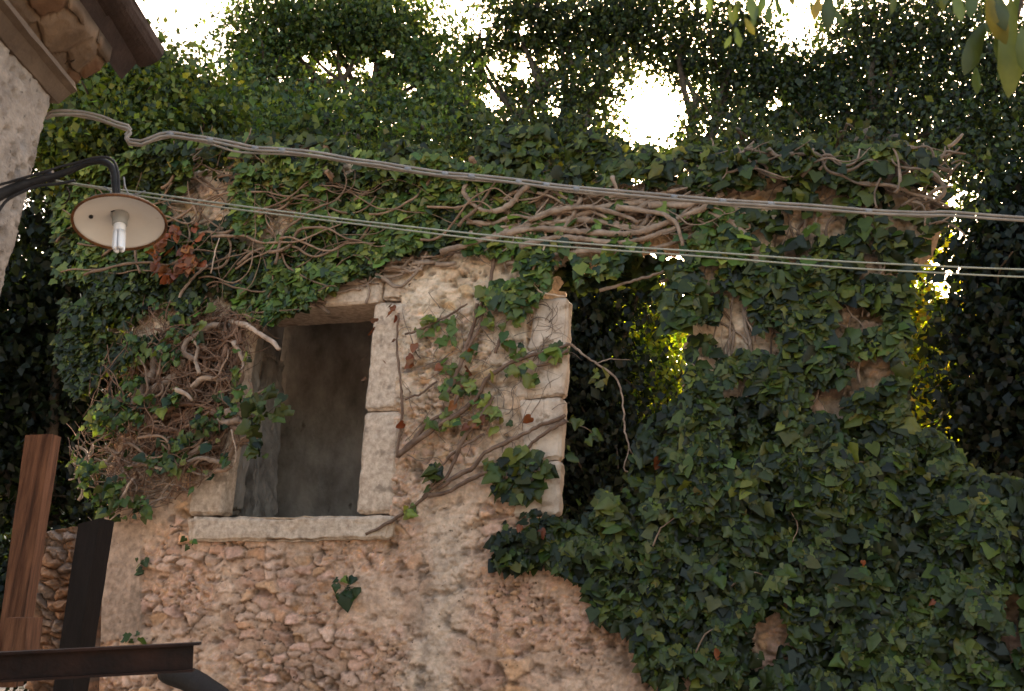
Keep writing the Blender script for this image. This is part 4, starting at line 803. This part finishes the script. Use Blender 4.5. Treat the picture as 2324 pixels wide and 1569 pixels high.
def tree(name, label, blobs, n, base, limbs, cols, wts, size=.085, gaps=(), mat='tree_leaf', group='trees behind the ruin', trunk_r=.16, sub=16, sp=.19, kind='ivy4', twigs=40):
    base = Vector(base); t = thing(name, label, 'tree', (base.x, base.y, 0), group)
    P, Nn = crown_pts(blobs, n, (SUNG,) + tuple(gaps), sub=sub, sp=sp); k = len(P)
    T = rng.normal(size=(k, 3)) * .7 + [0, 0, -.7]; nn = Nn * .6 + rng.normal(size=(k, 3)) * .8
    leaves('crown', P, T, nn, size * np.clip(rng.lognormal(0, .28, k), .5, 1.9), palette(k, cols, wts, .28), M[mat], t, kind)
    tops = [at(x, y, Y) for (x, y, Y, a_, b_) in blobs]; hub = Vector((base.x, base.y, 0)).lerp(sum(tops, Vector()) / len(tops), .55)
    if limbs: hub = at(*limbs[0][0][:2], limbs[0][0][2])
    b = MB(); pts = spline([Vector((base.x, base.y, -.1)), Vector((base.x, base.y, 0)).lerp(hub, .5) + Vector((.12, .05, 0)), hub], .15)
    b.tube(pts, [trunk_r * (1 - .4 * i / len(pts)) for i in range(len(pts))], 12, lump=.12); b.build('trunk', M['tree_bark'], t, smooth=True)
    for path, r0 in [(l[:-1] if isinstance(l[-1], float) else l, l[-1] if isinstance(l[-1], float) else .05) for l in limbs]:
        b = MB(); ps = spline([at(*p) for p in path], .08); b.tube(ps, [max(.006, r0 * (1 - .85 * i / len(ps))) for i in range(len(ps))], 8, lump=.12); b.build('limb', M['tree_bark'], t, smooth=True)
    b = MB()
    for (x, y, Y, rx, ry) in blobs:
        c0 = at(x, y, Y); j0 = hub.lerp(c0, .25)
        if (c0 - j0).length > .3:
            ps = spline([j0, j0.lerp(c0, .5) + Vector((random.uniform(-.2, .2), random.uniform(-.2, .2), random.uniform(-.1, .2))), c0], .15); b.tube(ps, [.045 * (1 - .6 * i / len(ps)) for i in range(len(ps))], 7, lump=.1)
        for q_ in range(twigs // len(blobs) + 1):
            e_ = c0 + Vector((random.gauss(0, 1) * rx, 0, random.gauss(0, 1) * ry + ry * .3)) * (Y / F * .55) + Vector((0, random.gauss(0, .4), 0))
            ps = spline([c0, c0.lerp(e_, .5) + Vector((random.uniform(-.1, .1), 0, random.uniform(-.05, .15))), e_], .12); b.tube(ps, [.018 * (1 - .75 * i / len(ps)) for i in range(len(ps))], 5)
    b.build('branches', M['tree_bark'], t, smooth=True); return t
YG = [(.065, .10, .020), (.11, .14, .025), (.026, .046, .014), (.15, .17, .03)]
MG = [(.045, .082, .026), (.075, .115, .036), (.022, .042, .016), (.11, .14, .04)]
DG = [(.020, .034, .012), (.032, .052, .016), (.011, .020, .008), (.055, .072, .022)]
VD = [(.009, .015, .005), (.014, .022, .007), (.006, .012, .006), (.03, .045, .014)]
def bx(px, py, Y): p = at(px, py, Y); return (p.x, p.y, 0)
tree('ivy_clad_tree', 'round-headed tree with black forking branches above the window, open sky on its left', [(760, 95, 10.5, 215, 105), (640, 95, 10.3, 130, 95), (900, 90, 10.6, 130, 95), (580, 190, 10, 75, 90), (590, 290, 9.6, 125, 75), (950, 190, 10.4, 110, 85), (830, 290, 9.8, 190, 70), (700, 235, 10.6, 90, 45), (1010, 270, 10, 80, 80), (820, 20, 10.8, 140, 40), (950, 330, 7.7, 80, 32), (700, 310, 7.8, 110, 40)], 56000, bx(845, 420, 10),
     [[(845, 330, 10), (838, 240, 10), (800, 205, 10), (775, 180, 10.1), (765, 110, 10.2), .075], [(775, 185, 10.1), (720, 185, 10), (670, 180, 10), (620, 178, 9.9), .03], [(778, 190, 10.1), (730, 150, 10.2), (690, 100, 10.2), .03], [(780, 180, 10.1), (810, 130, 10.3), (850, 80, 10.4), .035], [(820, 225, 10), (870, 180, 10.2), (920, 130, 10.3), .035], [(765, 140, 10.1), (740, 90, 10.2), (730, 40, 10.4), .02], [(640, 205, 9.6), (700, 206, 9.8), (760, 200, 10), .016]], MG, [4, 3, 3, 1], gaps=((790, 165, 26), (735, 150, 22), (835, 150, 22), (880, 120, 16), (690, 130, 14), (930, 200, 20), (760, 110, 14), (640, 175, 12)), size=.055)
tree('leafy_tree', 'yellow-green leafy tree beside the eave of the neighbour house', [(300, 195, 8.2, 95, 55), (230, 250, 8, 90, 70), (360, 240, 8.2, 100, 70), (425, 200, 8.6, 42, 32), (160, 330, 7.8, 60, 70), (270, 330, 7.8, 120, 70), (430, 300, 8.2, 100, 80), (330, 160, 8.4, 60, 30), (520, 330, 8.6, 60, 60)], 40000, bx(420, 560, 8.6), [], YG, [4, 3, 3, 1], size=.058)
tree('ivy_clad_tree', 'thin-crowned tree with leaning dark limbs, directly left of the sun', [(1170, 60, 11, 100, 85), (1270, 60, 11, 130, 85), (1390, 90, 11, 130, 95), (1330, 220, 10.6, 120, 90), (1180, 200, 11.4, 70, 90), (1120, 330, 10, 110, 55), (1060, 230, 11.3, 60, 80), (1085, 120, 11.5, 45, 60), (1150, 335, 7.7, 60, 38), (1340, 350, 7.5, 60, 25), (1260, 330, 10.2, 130, 60), (1080, 130, 11.5, 30, 60), (1420, 20, 11, 100, 60), (1400, 340, 10, 70, 50)], 36000, bx(1250, 450, 10.5),
     [[(1270, 380, 10.5), (1290, 290, 10.5), (1300, 200, 10.7), (1290, 90, 11), .085], [(1120, 320, 10.4), (1180, 260, 10.5), (1240, 190, 10.7), (1300, 130, 11), .07], [(1320, 320, 10.2), (1340, 250, 10.4), (1400, 160, 10.6), .05], [(1305, 330, 9.9), (1340, 305, 9.9), (1390, 290, 9.9), (1420, 275, 9.9), .022], [(1240, 190, 10.7), (1200, 120, 11), (1180, 60, 11), .03]], DG, [3, 4, 2, 2], gaps=((1110, 225, 30), (1185, 70, 14), (1190, 160, 24), (1120, 150, 20), (1260, 250, 14), (1090, 60, 26)), size=.058)
tree('ivy_clad_tree', 'tall tree with a see-through crown pricked by sky, directly right of the sun', [(1560, 60, 11, 160, 90), (1700, 90, 11, 80, 90), (1640, 190, 11, 140, 90), (1560, 290, 10.6, 70, 70), (1750, 220, 10.8, 110, 110), (1670, 330, 10.3, 160, 60), (1850, 320, 10.4, 120, 80), (1540, 150, 11, 90, 60), (1430, 370, 10, 90, 40), (1830, 190, 10.8, 80, 80), (1700, 345, 7.3, 80, 28), (1560, 350, 7.4, 50, 22)], 33000, bx(1700, 480, 10.8),
     [[(1580, 380, 10.5), (1620, 300, 10.6), (1650, 200, 10.8), (1640, 100, 11), .06], [(1700, 400, 10.3), (1780, 300, 10.4), (1830, 230, 10.6), (1860, 160, 10.8), .05], [(1650, 270, 10.6), (1720, 200, 10.8), (1760, 130, 11), .03]], DG, [4, 3, 3, 1], gaps=((1810, 45, 44), (1610, 300, 18), (1760, 235, 20), (1560, 200, 16)), size=.057)
tree('ivy_clad_tree', 'dark dense tree with several bare trunks above the right end of the wall', [(2000, 120, 10, 130, 130), (1930, 60, 10.4, 60, 90), (2150, 130, 9.6, 150, 140), (2290, 200, 9.2, 130, 170), (2060, 280, 9.6, 150, 90), (1950, 250, 10, 110, 100), (1880, 170, 10.2, 60, 80), (1900, 345, 7.2, 80, 28), (2090, 370, 7.1, 60, 40), (2200, 330, 9.2, 150, 100), (2300, 430, 8.9, 110, 110), (2100, 20, 10, 160, 60), (1960, 350, 9.6, 110, 40)], 34000, bx(2020, 500, 9.7),
     [[(1980, 330, 9.6), (2010, 260, 9.7), (2045, 200, 9.8), (2080, 130, 9.9), .075], [(2105, 330, 9.5), (2100, 250, 9.6), (2070, 180, 9.8), (2040, 100, 10), .055], [(2130, 300, 9.4), (2200, 240, 9.4), (2280, 180, 9.3), .05], [(2000, 280, 9.6), (1990, 200, 9.9), (1960, 120, 10), .03], [(1990, 390, 9.2), (2060, 345, 9.2), (2150, 310, 9.2), (2230, 250, 9.2), .06]], DG, [4, 3, 5, 1], gaps=((2100, 300, 14), (1990, 330, 18)), size=.056)
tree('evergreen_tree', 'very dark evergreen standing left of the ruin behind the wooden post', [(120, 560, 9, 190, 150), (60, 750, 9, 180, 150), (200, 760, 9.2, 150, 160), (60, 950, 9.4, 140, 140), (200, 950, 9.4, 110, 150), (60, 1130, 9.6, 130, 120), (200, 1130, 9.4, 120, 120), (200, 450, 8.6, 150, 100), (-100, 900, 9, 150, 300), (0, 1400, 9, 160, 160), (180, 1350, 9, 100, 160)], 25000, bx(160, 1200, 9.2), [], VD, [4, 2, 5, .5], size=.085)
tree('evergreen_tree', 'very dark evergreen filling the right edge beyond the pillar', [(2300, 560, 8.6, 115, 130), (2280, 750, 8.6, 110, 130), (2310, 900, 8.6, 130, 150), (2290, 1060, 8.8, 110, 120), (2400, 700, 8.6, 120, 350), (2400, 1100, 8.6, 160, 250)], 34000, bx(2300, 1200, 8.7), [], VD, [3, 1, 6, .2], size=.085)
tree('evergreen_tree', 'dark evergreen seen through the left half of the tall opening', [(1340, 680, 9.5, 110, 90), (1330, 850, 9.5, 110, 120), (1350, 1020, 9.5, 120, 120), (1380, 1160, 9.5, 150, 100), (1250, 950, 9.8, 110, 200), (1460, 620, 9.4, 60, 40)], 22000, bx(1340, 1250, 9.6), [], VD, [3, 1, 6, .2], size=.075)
tree('sunlit_tree', 'thin tree with backlit yellow-green leaves in the right half of the tall opening', [(1480, 740, 10.5, 70, 110), (1510, 880, 10.5, 70, 120), (1480, 1010, 10.5, 60, 90), (1430, 850, 10.8, 50, 120)], 6500, bx(1490, 1250, 10.5), [], [(.16, .24, .03), (.26, .30, .03), (.08, .15, .03)], [3, 2, 3], size=.075, mat='glow_leaf', twigs=50)
tree('sunlit_tree', 'thin tree with glowing yellow leaves in the gap right of the pillar', [(2080, 560, 10, 60, 60), (2085, 700, 10, 65, 110), (2095, 850, 10, 70, 110), (2085, 1010, 10, 70, 110), (2080, 1150, 10, 80, 110), (2120, 1320, 9.8, 130, 120)], 9000, bx(2090, 1350, 10), [], [(.18, .25, .03), (.30, .32, .03), (.09, .16, .03), (.36, .28, .04)], [3, 3, 3, 1], size=.085, mat='glow_leaf', twigs=70)

# --- far wooded slope behind everything
n = 60000; X = rng.uniform(-32, 36, n); Yd = rng.uniform(26, 40, n); ht = 8.6 + 2.2 * fbm(X / 5, Yd / 5, 251) + (Yd - 26) * .25
hill = mesh_obj('hill', np.array([(x, y, z) for y, z in ((22, -.1), (27, 8.2), (41, 12), (60, -.1)) for x in np.linspace(-60, 60, 40)]), np.array([(r_ * 40 + i, r_ * 40 + i + 1, (r_ + 1) * 40 + i + 1, (r_ + 1) * 40 + i) for r_ in range(3) for i in range(39)]), M['hill']); tag(hill, kind='structure')
P = np.stack([X, Yd, np.where(rng.random(n) < .6, ht, ht * rng.random(n))], 1); P += rng.normal(size=(n, 3)) * .2
o = leaves('woods', P, rng.normal(size=(n, 3)) + [0, 0, -.5], rng.normal(size=(n, 3)) + [0, -.6, .5], np.full(n, .34) * rng.uniform(.6, 1.4, n), palette(n, DG, [4, 3, 4, 1]), M['tree_leaf'], None, 'r')
tag(o, kind='stuff')

# --- leaves hanging into the top right corner from a branch out of frame
ob = thing('overhanging_branch', 'near branch with large drooping olive leaves hanging in from the top right corner', 'branch', at(2280, -150, 2.0))
b = MB()
for pl in ([(2700, -260), (2500, -150), (2330, -60), (2200, -40), (2050, -50), (1900, -35), (1750, -30), (1620, -20)], [(2300, -55), (2270, 0), (2250, 60)], [(2400, -100), (2330, -20), (2310, 40)]):
    b.tube(spline([at(x, y, 2.0) for x, y in pl], .02), .0045, 7)
b.build('twig', M['tree_bark'], ob, smooth=True)
hang = [(2300, -10, 255, 5), (2235, 50, 150, -18), (2265, 60, 110, 8), (2215, 150, 75, 3), (2280, 20, 90, -40), (2318, 60, 120, 10), (2170, -30, 95, 6), (2135, -20, 55, 14), (2035, -20, 60, -8), (1945, -10, 35, 30), (1925, -12, 40, -40), (1880, -20, 110, 0), (1858, -10, 70, -12), (1895, 20, 55, 20), (1840, 0, 60, 12), (2150, -30, 60, -14),
        (1760, -20, 75, 15), (1735, -15, 60, -15), (1700, -20, 85, 8), (1680, 0, 65, -10), (1655, 10, 60, 14), (1620, 10, 45, -20), (1745, 10, 60, 0), (1670, 60, 60, 10), (1660, 80, 45, -25), (1690, 40, 50, 30), (1610, -20, 60, 5), (1715, 20, 50, -5), (2250, -30, 120, 12), (2320, -30, 100, -12), (2210, -40, 100, -8), (2240, -10, 130, 25), (1790, -25, 50, 12)]
P = np.array([at(x, y, 2.0 + random.uniform(-.12, .12))[:] for x, y, l, a_ in hang]); k = len(hang)
T = np.array([(math.sin(R(a_)), random.uniform(-.2, .2), -math.cos(R(a_))) for x, y, l, a_ in hang]); Nn = np.array([(random.uniform(-.7, .7), -1, random.uniform(-.2, .5)) for _ in hang])
S = np.array([l * 2.0 / F for x, y, l, a_ in hang]); colh = palette(k, [(.055, .085, .028), (.08, .105, .03), (.04, .065, .025), (.20, .17, .03)], [4, 3, 4, 1], .12)
leaves('foliage', P, T, Nn, S, colh, M['leaf'], ob, 'long', np.full(k, .8))

P = [];  # unseen crown added beside the frame to shade the right side, with its trunk
for cx_, cy_, cz_, rr_ in ((4.3, 1.6, 5.0, 1.5), (5.6, 2.6, 4.6, 1.6), (3.2, 1.2, 5.6, 1.3), (5.0, .2, 4.6, 1.7), (6.6, 1.2, 3.8, 1.5), (2.6, 1.6, 4.6, .8)):
    q_ = rng.normal(size=(1500, 3)); q_ = unit(q_) * (rng.random((1500, 1)) ** .5) * rr_ * [1, 1, .7] + [cx_, cy_, cz_]; P.append(q_)
P = np.concatenate(P); x_, y_ = proj(P); fr = (P[:, 1] > .3) & (x_ > -60) & (x_ < 2390) & (y_ > -60) & (y_ < 1640); P = P[~fr]; k = len(P)
leaves('crown', P, rng.normal(size=(k, 3)) * .5 + [0, 0, -1], rng.normal(size=(k, 3)) + [0, 0, .4], np.full(k, .21), palette(k, [(.055, .085, .028), (.08, .105, .03)], [1, 1], .15), M['leaf'], ob, 'long', np.full(k, 1.2))
b = MB(); b.tube(spline([Vector((6.2, .6, -.1)), Vector((6.0, .8, 1.6)), Vector((5.2, 1.2, 3.2)), Vector((4.2, 1.5, 4.6)), Vector((3.0, 1.6, 4.9)), Vector(at(2700, -260, 2.0))], .15), [max(.02, .16 - .0035 * i) for i in range(300)], 10, lump=.1); b.build('trunk', M['tree_bark'], ob, smooth=True)
